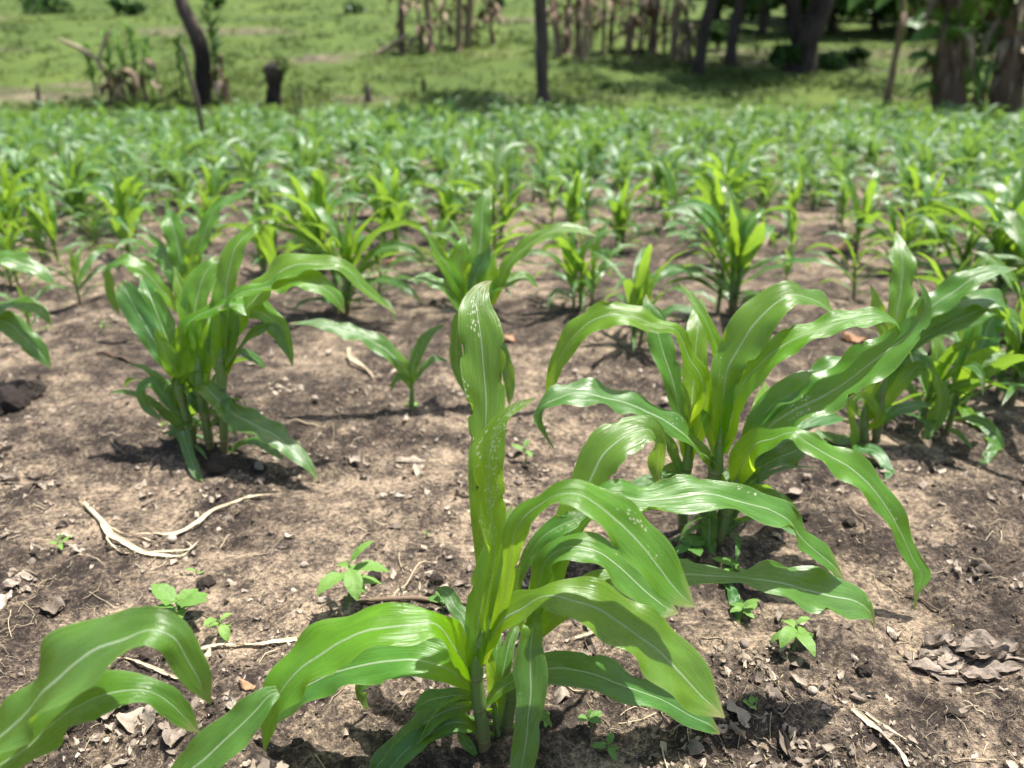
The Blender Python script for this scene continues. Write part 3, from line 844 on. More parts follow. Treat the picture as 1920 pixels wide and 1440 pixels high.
hero('maize plant near the right edge with one big dark upright leaf', GC, (1795, 768),
     [(1795, 775, 13), (1808, 700, 16), (1822, 650, 16), (1830, 610, 8)], [
    (0, .0, .04, .15, .0, [(1826, 690, 16), (1843, 643, 46), (1855, 607, 48), (1868, 588, 35.7), (1871.95, 582.223, 21), (1874.78, 578.096, 2)]),
    (0, .0, .04, .8, .0, [(1812, 690, 14), (1806, 640, 26), (1800, 600, 26), (1798, 560, 2)]),
    (25, .0, -.03, .1, .1, [(1812, 705, 10), (1800, 676, 23), (1775, 665, 27), (1750, 682, 2)]),
    (25, .0, .0, .2, .0, [(1815, 700, 10), (1870, 671, 18), (1895, 680, 25), (1922, 703, 21), (1947, 722, 2)]),
    (20, -.02, -.46, .1, .0, [(1800, 755, 8), (1812, 774, 22), (1845, 796, 27), (1858, 826, 19), (1862, 846, 22), (1850, 866, 18), (1829, 882, 2)]),
    (0, .0, -.02, .6, .0, [(1808, 730, 8), (1820, 715, 14), (1812, 740, 18), (1806, 765, 2)]),
    (0, .0, .06, .6, .0, [(1820, 680, 12), (1850, 630, 22), (1880, 600, 20), (1905, 590, 2)]),
])
hero('maize plant cut by the left picture edge, three leaves reaching in', 'maize plants in the second row', (-70, 720),
     [(-70, 730, 16), (-68, 650, 18), (-66, 560, 16), (-64, 500, 8)], [
    (25, .0, .0, .2, .0, [(-66, 560, 14), (-30, 500, 26), (5, 486, 32), (45, 496, 28), (80, 514, 20), (106, 538, 2)]),
    (25, .0, -.02, .2, .0, [(-68, 640, 12), (-30, 585, 24), (10, 576, 26), (50, 572, 24), (75, 582, 18), (98, 612, 2)]),
    (20, .0, -.03, .1, .0, [(-68, 650, 12), (-30, 605, 28), (10, 604, 34), (45, 632, 34), (75, 662, 26), (97, 692, 2)]),
    (0, .0, .05, .7, .0, [(-66, 560, 14), (-70, 500, 34), (-75, 440, 30), (-80, 400, 2)]),
], )
GJ = 'maize plants standing at the lower left picture corner'
hero('maize plant in the lower left corner, two broad leaves reaching into the picture', GJ, (-150, 1640),
     [(-150, 1650, 32), (-145, 1560, 32), (-135, 1480, 30), (-125, 1430, 14)], [
    (30, .0, .03, .2, .0, [(-132, 1500, 26), (-70, 1428, 46), (0, 1382, 66), (50, 1335, 88), (110, 1272, 110), (170, 1226, 108), (240, 1196, 80), (290, 1183, 52), (325, 1196, 48), (350, 1236, 52), (376, 1281, 36), (395, 1320, 2)]),
    (25, .02, .06, .3, .0, [(-132, 1530, 26), (-55, 1468, 54), (40, 1410, 72), (110, 1352, 76), (170, 1312, 68), (225, 1296, 56), (285, 1298, 32), (320, 1320, 38), (350, 1350, 26), (374, 1374, 2)]),
    (0, .0, .0, .7, .0, [(-130, 1480, 26), (-150, 1380, 60), (-170, 1280, 50), (-180, 1200, 2)]),
    (25, .0, -.05, .2, .0, [(-140, 1540, 20), (-220, 1480, 60), (-300, 1480, 60), (-380, 1560, 2)]),
], Y=0.80)
hero('maize plant below the lower picture edge, one leaf rising behind the arching one', GJ, (270, 1700),
     [(270, 1710, 30), (275, 1620, 30), (280, 1560, 28), (284, 1510, 12)], [
    (20, .02, .12, .15, .0, [(282, 1570, 24), (320, 1480, 52), (390, 1420, 72), (440, 1372, 70), (480, 1332, 56), (505, 1305, 34), (540, 1290, 2)]),
    (0, .0, .0, .8, .0, [(284, 1560, 24), (270, 1500, 50), (240, 1462, 40), (200, 1450, 2)]),
    (25, .0, -.05, .2, .0, [(282, 1590, 20), (380, 1540, 50), (460, 1560, 50), (520, 1640, 2)]),
], Y=0.84)

# ------------------------------------------------------------------ maize by the row: prototypes grown, then planted
def grow(seed, n=22, nu=5, small=False):
    """one maize plant about 0.6 m high at the origin: list of (kind, V, F, uv, attrs)"""
    rs = np.random.default_rng(seed)
    hs = rs.uniform(0.20, 0.30)
    lean = rs.uniform(-0.12, 0.12, 2)
    zz = np.linspace(0, 1, 12)
    C = np.stack([lean[0] * hs * zz ** 1.5, lean[1] * hs * zz ** 1.5, zz * (hs + 0.06) - 0.01], 1)
    parts = [('stalk',) + tube(C, np.interp(zz, [0, 0.2, 0.8, 1], [0.011, 0.012, 0.013, 0.005]), 6 if small else 8)]
    nl = rs.integers(8, 12)
    az = rs.uniform(0, 6.28)
    for i in range(nl):
        f = i / (nl - 1)
        z0 = hs * (0.12 + 0.85 * f)
        p0 = np.array([np.interp(z0, C[:, 2], C[:, 0]), np.interp(z0, C[:, 2], C[:, 1]), z0])
        a = az + i * math.pi + rs.uniform(-0.6, 0.6)
        L = np.interp(f, [0, 0.35, 0.75, 1], [0.24, 0.46, 0.52, 0.30]) * rs.uniform(0.8, 1.2)
        W = np.interp(f, [0, 0.4, 0.8, 1], [0.032, 0.054, 0.064, 0.047]) * rs.uniform(0.85, 1.15)
        th0 = np.interp(f, [0, 0.5, 1], [1.05, 0.72, 0.12]) + rs.uniform(-0.18, 0.18)
        bend = np.interp(f, [0, 0.5, 0.85, 1], [1.3, 1.9, 1.8, 0.5]) * rs.uniform(0.6, 1.25)
        k0 = rs.uniform(0.35, 0.6)
        v = np.linspace(0, 1, n)
        th = th0 + bend * np.clip((v - k0 * 0.5) / (1 - k0 * 0.5), 0, 1) ** 1.4
        aa = a + rs.uniform(-0.9, 0.9) * v ** 2
        d = np.stack([np.sin(th) * np.cos(aa), np.sin(th) * np.sin(aa), np.cos(th)], 1)
        Cc = p0 + np.concatenate([[[0, 0, 0]], np.cumsum((d[1:] + d[:-1]) / 2, 0)]) * L / (n - 1)
        w = W / 2 * np.minimum(1, 0.42 + 2.3 * v) * np.clip(1 - v ** 2.4, 0, 1) ** 0.8 + 0.0006
        S0 = np.stack([np.sin(aa), -np.cos(aa), np.zeros(n)], 1)
        N0 = np.cross(S0, d)
        roll = rs.uniform(-0.5, 0.5) + rs.uniform(-1.3, 1.3) * v ** 2
        S = (S0 * np.cos(roll)[:, None] + N0 * np.sin(roll)[:, None]) * w[:, None]
        age = np.interp(f, [0, 0.5, 0.8, 1], [0.0, 0.05, 0.2, 0.55])
        r = ribbon(Cc, S, 0.25, 0.8, 0.22, 0.12, int(seed * 31 + i), nu, 0.0 if small else 0.6, age, 0.1 if f < .4 else 0.22)
        r[0][:, 2] = np.maximum(r[0][:, 2], 0.004)
        parts.append(('leaf',) + r)
    return parts


def plant_field():
    rs = np.random.default_rng(21)
    # hills read off the photograph: base pixel, how many plants, size
    marked = [(640, 596, 3, 1.05), (602, 520, 3, 1.15), (710, 560, 1, .8), (1172, 652, 2, .95), (1352, 590, 3, 1.12), (238, 492, 2, 1.05), (98, 496, 2, .95),
              (20, 470, 2, .9), (930, 478, 2, 1.0), (1064, 446, 2, .95), (1482, 474, 1, .62), (1566, 426, 2, .8), (1714, 428, 2, .85), (1868, 580, 3, 1.2),
              (1925, 540, 2, 1.2), (1600, 560, 1, .75), (772, 424, 2, 1.0), (520, 426, 2, .95), (400, 436, 2, .9), (1250, 430, 2, .9), (1470, 540, 1, .45), (60, 640, 1, .5),
              (1745, 822, 2, .85), (1862, 745, 3, 1.1), (1915, 700, 2, 1.15), (1770, 660, 2, .95), (1800, 560, 2, 1.0), (385, 842, 2, .62), (372, 826, 1, .7), (935, 1400, 1, .55), (1330, 1010, 2, .55), (1660, 800, 1, .7),
              (820, 520, 2, .8), (1090, 520, 1, .7), (480, 520, 2, .8), (150, 570, 1, .6)]
    hills = []
    for px, py, k, s in marked:
        p = gpt(px, py)
        hills.append((p[0], p[1], k, s, px, py))
    ys = 3.9
    rows = []
    r = 0
    while ys < 17.6:
        xw = ys * 0.78 + 1.2
        x = -xw + rs.uniform(0, 0.6)
        while x < xw:
            rows.append((x + rs.normal(0, 0.10), ys + rs.normal(0, 0.11)))
            x += 0.46 + rs.uniform(-0.12, 0.16)
        ys += 0.50
        r += 1
    keep = []
    hx = np.array([(h[0], h[1]) for h in hills])
    hh = np.array(HILLS)
    for x, y in rows:
        if np.min(np.hypot(hx[:, 0] - x, hx[:, 1] - y)) < 0.42 or np.min(np.hypot(hh[:, 0] - x, hh[:, 1] - y)) < 0.5:
            continue
        if rs.uniform() < 0.05:
            continue
        keep.append((x, y, int(rs.choice([1, 2, 3, 4], p=[.12, .4, .35, .13])), rs.uniform(0.55, 1.08), None, None))
    keep.sort(key=lambda h: h[1])
    hills += keep
    protos = []
    for k in range(12):
        ps = grow(500 + k, 20, 7)
        protos.append([(q[0], newmesh(q[0], *q[1:])) for q in ps])
        for nme, me in protos[-1]:
            me.materials.append(M_STALK if nme == 'stalk' else M_LEAF)
    lows = []
    for k in range(8):
        ps = grow(700 + k, 8, 3, True)
        lows.append(join([q[1:] for q in ps]))
    low_me = []
    for k in range(8):
        ps = grow(800 + k, 14, 5, True)
        st = ps[0]
        lv = join([q[1:] for q in ps[1:]])
        low_me.append((newmesh('stalk', *st[1:]), newmesh('leaves', *lv)))
        low_me[-1][0].materials.append(M_STALK)
        low_me[-1][1].materials.append(M_LEAF_FAR)
    count = 0
    mass = []
    NAMED = {(640, 596): 'in the bushy clump right of the leafy clump',
             (602, 520): 'in the tall clump with drooping bluish leaves behind the leafy clump',
             (710, 560): 'of small size standing alone beside the bushy clump in mid field',
             (1172, 652): 'with a bright yellow whorl, behind the long left-arching flecked leaf',
             (1352, 590): 'in the tall crinkled yellow-green clump behind the insect-flecked clump',
             (1868, 580): 'in the broad-leaved upright clump by the right picture edge',
             (1925, 540): 'cut by the right picture edge behind the broad upright leaves',
             (1600, 560): 'single and small, on bare soil left of the tall pale blade',
             (1482, 474): 'very small and alone on the bare patch behind the insect-flecked clump',
             (1470, 540): 'tiny seedling alone on bare soil behind the insect-flecked clump',
             (238, 492): 'in the clump just left of the tall two-bladed plant',
             (98, 496): 'in the low clump near the left picture edge',
             (20, 470): 'at the left picture edge, behind the low clump there',
             (930, 478): 'directly behind the ragged short-leaved plant',
             (1064, 446): 'right of the plant directly behind the ragged one',
             (1566, 426): 'in the yellowish clump beyond the bare patch',
             (1714, 428): 'in the yellowish clump beyond the tall pale blade',
             (772, 424): 'left of the plant directly behind the ragged one',
             (520, 426): 'beyond the tall clump with drooping bluish leaves',
             (400, 436): 'beyond the tall two-bladed plant, slightly to its right',
             (1250, 430): 'beyond the plant with the bright yellow whorl',
             (1745, 822): 'low beside the tall pale upright blade, on its right',
             (1862, 745): 'in the crowded clump at the right picture edge, nearest part',
             (1915, 700): 'cut by the right picture edge in the crowded clump',
             (1770, 660): 'between the tall pale blade and the crowded right-edge clump',
             (1800, 560): 'behind the crowded right-edge clump',
             (385, 842): 'short, hidden low inside the leafy clump by the withered stalk',
             (1330, 1010): 'short, low inside the insect-flecked clump',
             (1660, 800): 'short, low inside the clump of the tall pale blade',
             (820, 520): 'small, left of the ragged short-leaved plant',
             (1090, 520): 'small, left of the plant with the bright yellow whorl',
             (480, 520): 'small, right of the tall two-bladed plant',
             (150, 570): 'small, alone between the left edge and the leafy clump',
             (372, 826): 'at the back of the leafy clump beside the withered yellow stalk',
             (935, 1400): 'short, low between the two stalks of the nearest clump',
             (60, 640): 'tiny seedling near the left picture edge'}
    for (x, y, k, s, px, py) in hills:
        for j in range(k):
            a = rs.uniform(0, 6.28)
            rr = 0.0 if k == 1 else rs.uniform(0.03, 0.07)
            xx, yy = x + rr * math.cos(a + j * 2.1), y + rr * math.sin(a + j * 2.1)
            z = gz(xx, yy)
            sc = s * rs.uniform(0.85, 1.1)
            rot = rs.uniform(0, 6.28)
            vis = abs(xx) < yy * 0.70 + 0.25
            if count < 300 and vis:
                far = y > 6.2
                if px is not None:
                    d = NAMED.get((px, py), None)
                    lab = 'young maize plant ' + d if d else 'young maize plant in a low clump of the third row'
                    if d is None:
                        side = 'left of the ragged short-leaved plant' if px < 800 else ('right of the insect-flecked clump' if px > 1400 else 'behind the ragged short-leaved plant')
                        lab = 'young maize plant of the sparse third row, ' + side
                    grp = 'maize plants ' + (d or 'of the third row, ' + side)
                else:
                    pxx = 960 + FPX * xx / (yy * math.cos(PITCH) + CAM_H * math.sin(PITCH))
                    where = ['the left picture edge', 'the brush pile', 'the leaning tree', 'the charred stump', 'the first dry canes', 'the straight grey trunk',
                             'the dense dry canes', 'the forked tree', 'the slender banana', 'the shaggy bananas'][int(np.searchsorted([90, 300, 450, 640, 930, 1110, 1300, 1600, 1730], pxx))]
                    dep = ['nearest', 'second', 'third', 'fourth', 'fifth', 'sixth', 'seventh'][int(np.searchsorted([4.9, 5.6, 6.3, 7.1, 8.0, 9.0], yy))]
                    lab = 'maize in the %s dense row, in line with %s' % (dep, where)
                    grp = 'maize plants, %s dense row, %s' % (dep, where)
                t = thing('maize_plant', lab, 'maize', (xx, yy, z), grp)
                t.rotation_euler = (rs.normal(0, .05), rs.normal(0, .05), rot)
                t.scale = (sc, sc, sc)
                if not far:
                    for nme, me in protos[rs.integers(len(protos))]:
                        link(nme, me, None, t)
                else:
                    st, lv = low_me[rs.integers(len(low_me))]
                    link('stalk', st, None, t)
                    link('foliage', lv, None, t)
                count += 1
            else:
                V, F, uv, at_ = lows[rs.integers(len(lows))]
                c, sn = math.cos(rot), math.sin(rot)
                R = np.array([[c, -sn, 0], [sn, c, 0], [0, 0, 1]])
                mass.append((V @ R.T * sc + np.array([xx, yy, z]), F, uv, at_))
    V, F, uv, at_ = join(mass)
    o = link('maize_rows', newmesh('maize_rows', V, F, uv, at_), M_LEAF_FAR)
    tag(o, 'far rows of young maize merging into one blurred green mass', 'maize', None, 'stuff')
    print('maize individuals', count, 'mass', len(mass), 'hills', len(hills))


plant_field()
build_ground()

# ------------------------------------------------------------------ what lies on the soil
def ico(sub):
    import bmesh
    bm = bmesh.new()
    bmesh.ops.create_icosphere(bm, subdivisions=sub, radius=1.0)
    V = np.array([v.co[:] for v in bm.verts])
    F = np.array([[v.index for v in f.verts] for f in bm.faces])
    bm.free()
    return V, F


def lump(seed, sub=1, rough=0.35, flat=0.75):
    V, F = ico(sub)
    rs = np.random.default_rng(seed)
    o = rs.uniform(0, 50)
    n = vnoise(V[:, 0] * 1.6 + V[:, 2] * 1.1 + o, V[:, 1] * 1.6 - V[:, 2] * 0.9 + o, seed)
    n2 = vnoise(V[:, 0] * 4 + V[:, 2] * 3 + o, V[:, 1] * 4 - V[:, 2] * 2.3 + o, seed + 1)
    V = V * (1 + rough * (n - 0.5) * 1.6 + rough * 0.6 * (n2 - 0.5))[:, None]
    V = V * np.array([1, rs.uniform(0.7, 1.1), flat])
    return V, F


def rot3(rs, tilt=0.5):
    a, b, c = rs.uniform(0, 6.28), rs.normal(0, tilt), rs.normal(0, tilt)
    return np.array(Matrix.Rotation(a, 3, 'Z') @ Matrix.Rotation(b, 3, 'X') @ Matrix.Rotation(c, 3, 'Y'))


def scatter(rs, n, ymin=0.62, ymax=7.0, power=1.9):
    """points on the field, thinning out with distance"""
    u = rs.uniform(0, 1, n)
    e = 2 - power
    y = (ymin ** e + u * (ymax ** e - ymin ** e)) ** (1 / e)
    x = rs.uniform(-0.80, 0.80, n) * (y + 0.15)
    return x, y


def build_soil_bits():
    rs = np.random.default_rng(77)
    def crumbs(nm, lab, num, sub, mu, sg, lo, hi, pw, seed):
        protos = [lump(seed + k, sub, 0.75) for k in range(14)]
        x, y = scatter(rs, num, 0.62, 7.0, pw)
        p = pale(x, y)
        cl = fbm(x * 5, y * 5, 81, 3)
        ok = rs.uniform(0, 1, len(x)) < (1.05 - 0.55 * p) * np.clip((cl - 0.30) * 3.2, 0.15, 1)
        x, y, p = x[ok], y[ok], p[ok]
        n = len(x)
        r = np.clip(rs.lognormal(mu, sg, n), lo, hi)
        Z = gz(x, y)
        tone = np.clip(rs.normal(0.40 + 0.28 * p, 0.17), 0, 1)
        parts = []
        which = rs.integers(14, size=n)
        a = rs.uniform(0, 6.28, n)
        fl = rs.uniform(0.5, 1.0, n)
        for k in range(14):
            V0, F0 = protos[k]
            i = np.nonzero(which == k)[0]
            m = len(V0)
            V0 = V0 @ rot3(rs, 1.0).T
            c, s_ = np.cos(a[i])[:, None], np.sin(a[i])[:, None]
            V = np.stack([V0[None, :, 0] * c - V0[None, :, 1] * s_, V0[None, :, 0] * s_ + V0[None, :, 1] * c, V0[None, :, 2] * fl[i][:, None]], -1) * r[i][:, None, None]
            V = V + np.stack([x[i], y[i], Z[i] + r[i] * 0.12], 1)[:, None]
            F = F0[None] + (np.arange(len(i)) * m)[:, None, None]
            parts.append((V.reshape(-1, 3), F.reshape(-1, 3), None, {'tone': np.repeat(tone[i], m)}))
        V, F, uv, at_ = join(parts)
        o = link(nm, newmesh(nm, V, F, None, at_, False), M_CLOD)
        tag(o, lab, 'soil', None, 'stuff')

    crumbs('soil_crumbs', 'clods and crumbs of soil strewn over the field', 9000, 1, -5.5, 0.42, 0.0025, 0.014, 1.9, 900)
    crumbs('soil_grains', 'fine soil grains covering the field between the plants', 52000, 0, -6.35, 0.42, 0.0008, 0.005, 2.4, 950)

    # flakes of dead leaf
    x, y = scatter(rs, 12000, power=1.9)
    cl = fbm(x * 2.2, y * 2.2, 91, 3)
    ok = rs.uniform(0, 1, len(x)) < np.clip((cl - 0.44) * 5.5, 0.03, 1)
    x, y = x[ok], y[ok]
    parts = []
    Z = gz(x, y)
    gu, gv = np.meshgrid(np.linspace(-1, 1, 4), np.linspace(-1, 1, 5))
    F0 = grid_faces(5, 4)
    for i in range(len(x)):
        L = np.clip(rs.lognormal(-4.95, 0.55), 0.003, 0.028)
        W = L * rs.uniform(0.25, 0.7)
        w = (1 - 0.75 * gv ** 2) * (1 + 0.5 * (rs.uniform(0, 1, gu.shape) - 0.5))
        cu = rs.uniform(-0.6, 0.6, 3)
        V = np.stack([gu * w * W, gv * L, L * (cu[0] * gu ** 2 * 0.6 + cu[1] * gv ** 2 + 0.25 * rs.normal(0, 1, gu.shape))], -1).reshape(-1, 3)
        V = V @ rot3(rs, 0.3).T + np.array([x[i], y[i], Z[i] + 0.25 * L + 0.002])
        V[:, 2] = np.maximum(V[:, 2], Z[i] - 0.003)
        parts.append((V, F0, None, {'tone': np.full(20, np.clip(rs.beta(2.0, 2.3), 0, 1))}))
    V, F, uv, a = join(parts)
    o = link('leaf_litter', newmesh('leaf_litter', V, F, None, a, True), M_LITTER)
    tag(o, 'flakes of dead grey and tan leaf lying on the soil', 'litter', None, 'stuff')

    # straws, rootlets and fibres
    x, y = scatter(rs, 8000, power=1.8)
    cl = fbm(x * 2.0, y * 2.0, 97, 3)
    ok = rs.uniform(0, 1, len(x)) < np.clip((cl - 0.36) * 4, 0.1, 1)
    x, y = x[ok], y[ok]
    parts = []
    n = len(x)
    fine = rs.uniform(0, 1, n) < 0.82
    L = np.where(fine, rs.uniform(0.008, 0.04, n), rs.uniform(0.02, 0.09, n))
    R = np.where(fine, rs.uniform(0.00025, 0.0006, n), rs.uniform(0.0006, 0.0014, n))
    t = np.linspace(-0.5, 0.5, 6)[None]
    b = rs.normal(0, 1, n) * np.where(fine, 0.35, 0.1)
    a = rs.uniform(0, 3.14, n)[:, None]
    q = (b * L * 2)[:, None] * t ** 2 + rs.normal(0, 0.05, (n, 6)) * (L * fine)[:, None]
    X = x[:, None] + np.cos(a) * t * L[:, None] - np.sin(a) * q
    Yc = y[:, None] + np.sin(a) * t * L[:, None] + np.cos(a) * q
    Zc = gz(X, Yc) + (R + 0.0015 + rs.uniform(0, 0.004, n))[:, None]
    tn = np.clip(rs.normal(0.42, 0.28, n), 0, 1)
    for i in range(n):
        V, F, uv, _ = tube(np.stack([X[i], Yc[i], Zc[i]], 1), R[i], 4, False)
        parts.append((V, F, None, {'tone': np.full(len(V), tn[i])}))
    V, F, uv, a = join(parts)
    o = link('straw_fibres', newmesh('straw_fibres', V, F, None, a, True), M_STRAW)
    tag(o, 'thin straws, rootlets and fibres scattered over the soil', 'straw', None, 'stuff')


build_soil_bits()


def ground_line(pts, n=30, lift=0.004):
    """image polyline laid on the soil -> 3D points"""
    R = hermite([(p[0], p[1], 0.0, p[2], p[3] if len(p) > 3 else 0.0) for p in pts], n)
    C = []
    for a, b, _, w, h in R:
        g = gpt(a, b)
        C.append((g[0], g[1], g[2] + lift + h))
    C = np.array(C)
    h = C[:, 2] - R[:, 4]
    for _ in range(12):
        h = np.convolve(np.pad(h, 1, 'edge'), [0.25, 0.5, 0.25], 'valid')
    C[:, 2] = h + R[:, 4] + 0.003
    sc = ((C - CAMP) @ FWD) / FPX
    return C, R[:, 3] * sc


def strip_mesh(C, W, seed, tone, curl=0.5, nu=5, flatup=0.6):
    """a dry flattened strap lying on the soil"""
    rs = np.random.default_rng(seed)
    T = np.gradient(C, axis=0)
    T /= np.maximum(np.linalg.norm(T, axis=1, keepdims=True), 1e-9)
    S = np.cross(T, [0, 0, 1])
    S /= np.maximum(np.linalg.norm(S, axis=1, keepdims=True), 1e-9)
    n = len(C)
    ph = rs.uniform(0, 6)
    roll = flatup * np.sin(np.linspace(0, 5, n) + ph)
    N = np.cross(S, T)
    S = (S * np.cos(roll)[:, None] + N * np.sin(roll)[:, None]) * (W / 2)[:, None]
    V, F, uv, _ = ribbon(C, S, curl, curl, 0.15, 0.04, seed, nu, 0.6, 0, 0)
    V = V + rs.normal(0, 0.0005, V.shape)
    V[:, 2] = np.maximum(V[:, 2], gz(V[:, 0], V[:, 1]) + 0.001)
    return V, F, uv, {'tone': np.clip(tone + rs.normal(0, 0.05, len(V)), 0, 1)}


def dry_strap(name, label, cat, pts, mat, tone, seed, group=None, round_=False):
    C, W = ground_line(pts)
    if round_:
        V, F, uv, _ = tube(C, W / 2, 8)
        a = {'tone': np.full(len(V), tone)}
    else:
        V, F, uv, a = strip_mesh(C, W, seed, tone)
    b = C[0].copy()
    o = link(name, newmesh(name, V - b, F, None, a), mat, None, tuple(b))
    return tag(o, label, cat, group)


# the uprooted, withered stalk left of centre
g0 = gpt(165, 958)
t = thing('withered_maize_stalk', 'uprooted withered yellow maize stalk with trailing straps and a root tuft', 'dry stalk', g0)


def sub_strap(name, pts, tone, seed, curl=0.5, mat=None):
    C, W = ground_line(pts, 40, 0.005)
    W = W * 0.62
    V, F, uv, a = strip_mesh(C, W, seed, tone, curl)
    link(name, newmesh(name, V - np.array(g0), F, None, a), mat or M_STRAW, t)


C, W = ground_line([(160, 950, 8), (180, 972, 9), (205, 1000, 9), (222, 1020, 5)], 20, 0.006)
V, F, uv, _ = tube(C, W / 2, 8)
link('stalk', newmesh('stalk', V - np.array(g0), F, None, {'tone': np.full(len(V), 0.85)}), M_STRAW, t)
sub_strap('leaf', [(190, 982, 10), (212, 1018, 20, .01), (245, 1040, 16, .008), (300, 1052, 12), (345, 1049, 10), (372, 1030, 8, .01), (384, 1008, 3)], 0.92, 1)
sub_strap('leaf', [(200, 990, 6), (235, 1008, 7), (270, 1014, 8, .008), (330, 1006, 12), (372, 985, 14, .008), (400, 955, 9), (440, 944, 8), (478, 932, 7), (530, 928, 2)], 0.7, 2)
sub_strap('leaf', [(205, 1010, 5), (207, 1035, 6, .012), (225, 1048, 6), (280, 1046, 5), (330, 1042, 6), (362, 1040, 6, .012), (350, 1022, 3)], 0.8, 3)
sub_strap('leaf', [(215, 1012, 6), (250, 1032, 6, .01), (270, 1022, 6, .012), (292, 1022, 2)], 0.85, 4)
for k, (dx, dy) in enumerate(((-22, -12), (-14, -20), (2, -18), (14, -14), (20, -4), (-26, -2))):
    sub_strap('root', [(160, 952, 3), (160 + dx * .6, 952 + dy * .5, 3, .012), (160 + dx, 952 + dy, 1.5)], 0.35, 30 + k)

dry_strap('straw', 'flat pale straw lying across the soil behind the arching nearest leaf', 'straw', [(372, 1226, 8), (430, 1223, 9), (500, 1219, 9), (560, 1216, 7)], M_STRAW, 0.9, 41, 'loose straws')
dry_strap('straw', 'split tan straw in the lower right, pointing at the picture corner', 'straw', [(1594, 1345, 9), (1625, 1368, 12), (1655, 1398, 12), (1690, 1432, 10), (1700, 1450, 6)], M_STRAW, 0.75, 42, 'loose straws')
dry_strap('straw', 'thin straw beside the split tan one in the lower right', 'straw', [(1620, 1352, 5), (1655, 1372, 6), (1690, 1392, 3), (1740, 1436, 3)], M_STRAW, 0.7, 43, 'loose straws')
dry_strap('straw', 'bent tan straw under the lower left maize leaves', 'straw', [(190, 1258, 5), (260, 1262, 6), (310, 1282, 7), (365, 1298, 5)], M_STRAW, 0.6, 44, 'loose straws')
dry_strap('straw', 'short yellow straw right of the nearest clump', 'straw', [(1078, 1201, 4), (1110, 1199, 5), (1150, 1196, 4)], M_STRAW, 0.85, 45, 'loose straws')
dry_strap('twig', 'brown stick lying behind the nearest clump', 'twig', [(672, 1138, 7), (720, 1134, 9), (790, 1130, 9), (880, 1128, 6)], M_DRYSTEM, 0.55, 46, 'loose twigs', True)
dry_strap('twig', 'thin forked-looking twig left of the nearest clump, leaning on the stick', 'twig', [(735, 1128, 3), (760, 1100, 3, .01), (795, 1066, 3, .015), (808, 1060, 2)], M_STRAW, 0.5, 47, 'loose twigs', True)
dry_strap('twig', 'thin dark twig right of the drooping leaf with the long tip', 'twig', [(1760, 1158, 3), (1690, 1120, 3), (1640, 1090, 2)], M_DRYSTEM, 0.35, 48, 'loose twigs', True)
dry_strap('twig', 'dark stick on the soil left of the leafy clump', 'twig', [(185, 678, 5), (220, 682, 6), (252, 690, 4)], M_DRYSTEM, 0.2, 49, 'loose twigs', True)
dry_strap('twig', 'short twig right of the leafy clump', 'twig', [(540, 807, 3), (575, 806, 4), (612, 812, 3)], M_STRAW, 0.3, 50, 'loose twigs', True)
dry_strap('twig', 'short dark twig on bare soil under the flecked clump', 'twig', [(1575, 955, 3), (1600, 975, 4), (1630, 1018, 3)], M_DRYSTEM, 0.3, 51, 'loose twigs', True)
dry_strap('dry_root', 'pale sprawling dry root behind the small single seedling', 'dry root', [(655, 655, 8), (660, 680, 10, .02), (690, 700, 6), (700, 715, 3)], M_STRAW, 0.6, 52)


# wilted leaf heaps and single dead leaves
def dead_leaf(name, label, px, py, wpx, hpx, tone, seed, mat=None, group=None, rolled=0.4, parent=None, base=None):
    """one dead crumpled leaf about wpx by hpx in the photograph"""
    rs = np.random.default_rng(seed)
    g = gpt(px, py)
    sc = ((g - CAMP) @ FWD) / FPX
    L = max(wpx, hpx * 1.5) * sc / 2
    W = min(wpx, hpx * 1.5) * sc / 2
    n, m = 14, 9
    gv, gu = np.meshgrid(np.linspace(-1, 1, m), np.linspace(-1, 1, n))
    w = np.clip(1 - np.abs(gu) ** 2.2, 0.03, 1) ** 0.7
    nz = fbm(gu * 1.7 + seed, gv * 1.7, seed, 3) - 0.5
    X = gu * L
    Y = gv * w * W * (1 + 0.35 * nz)
    Z = rolled * W * (gv ** 2) * rs.uniform(-0.3, 0.9) + 0.9 * W * nz + 0.25 * W * np.sin(gu * 3 + seed)
    V = np.stack([X, Y, Z - Z.min() * 0.75], -1).reshape(-1, 3)
    ang = rs.uniform(-0.4, 0.4) + (0 if wpx > hpx * 1.5 else math.pi / 2)
    c, s = math.cos(ang), math.sin(ang)
    V = V @ np.array([[c, -s, 0], [s, c, 0], [0, 0, 1]]).T
    wx, wy = V[:, 0] + g[0], V[:, 1] + g[1]
    V[:, 2] = V[:, 2] + gz(wx, wy)
    V[:, :2] += g[:2]
    b = np.array(g) if base is None else np.array(base)
    a = {'tone': np.clip(tone + 0.5 * nz.ravel() + rs.normal(0, .03, n * m), 0, 1)}
    me = newmesh(name, V - b, grid_faces(n, m), None, a)
    if parent is None:
        return tag(link(name, me, mat or M_LITTER, None, tuple(b)), label, 'dead leaf', group)
    return link(name, me, mat or M_LITTER, parent)


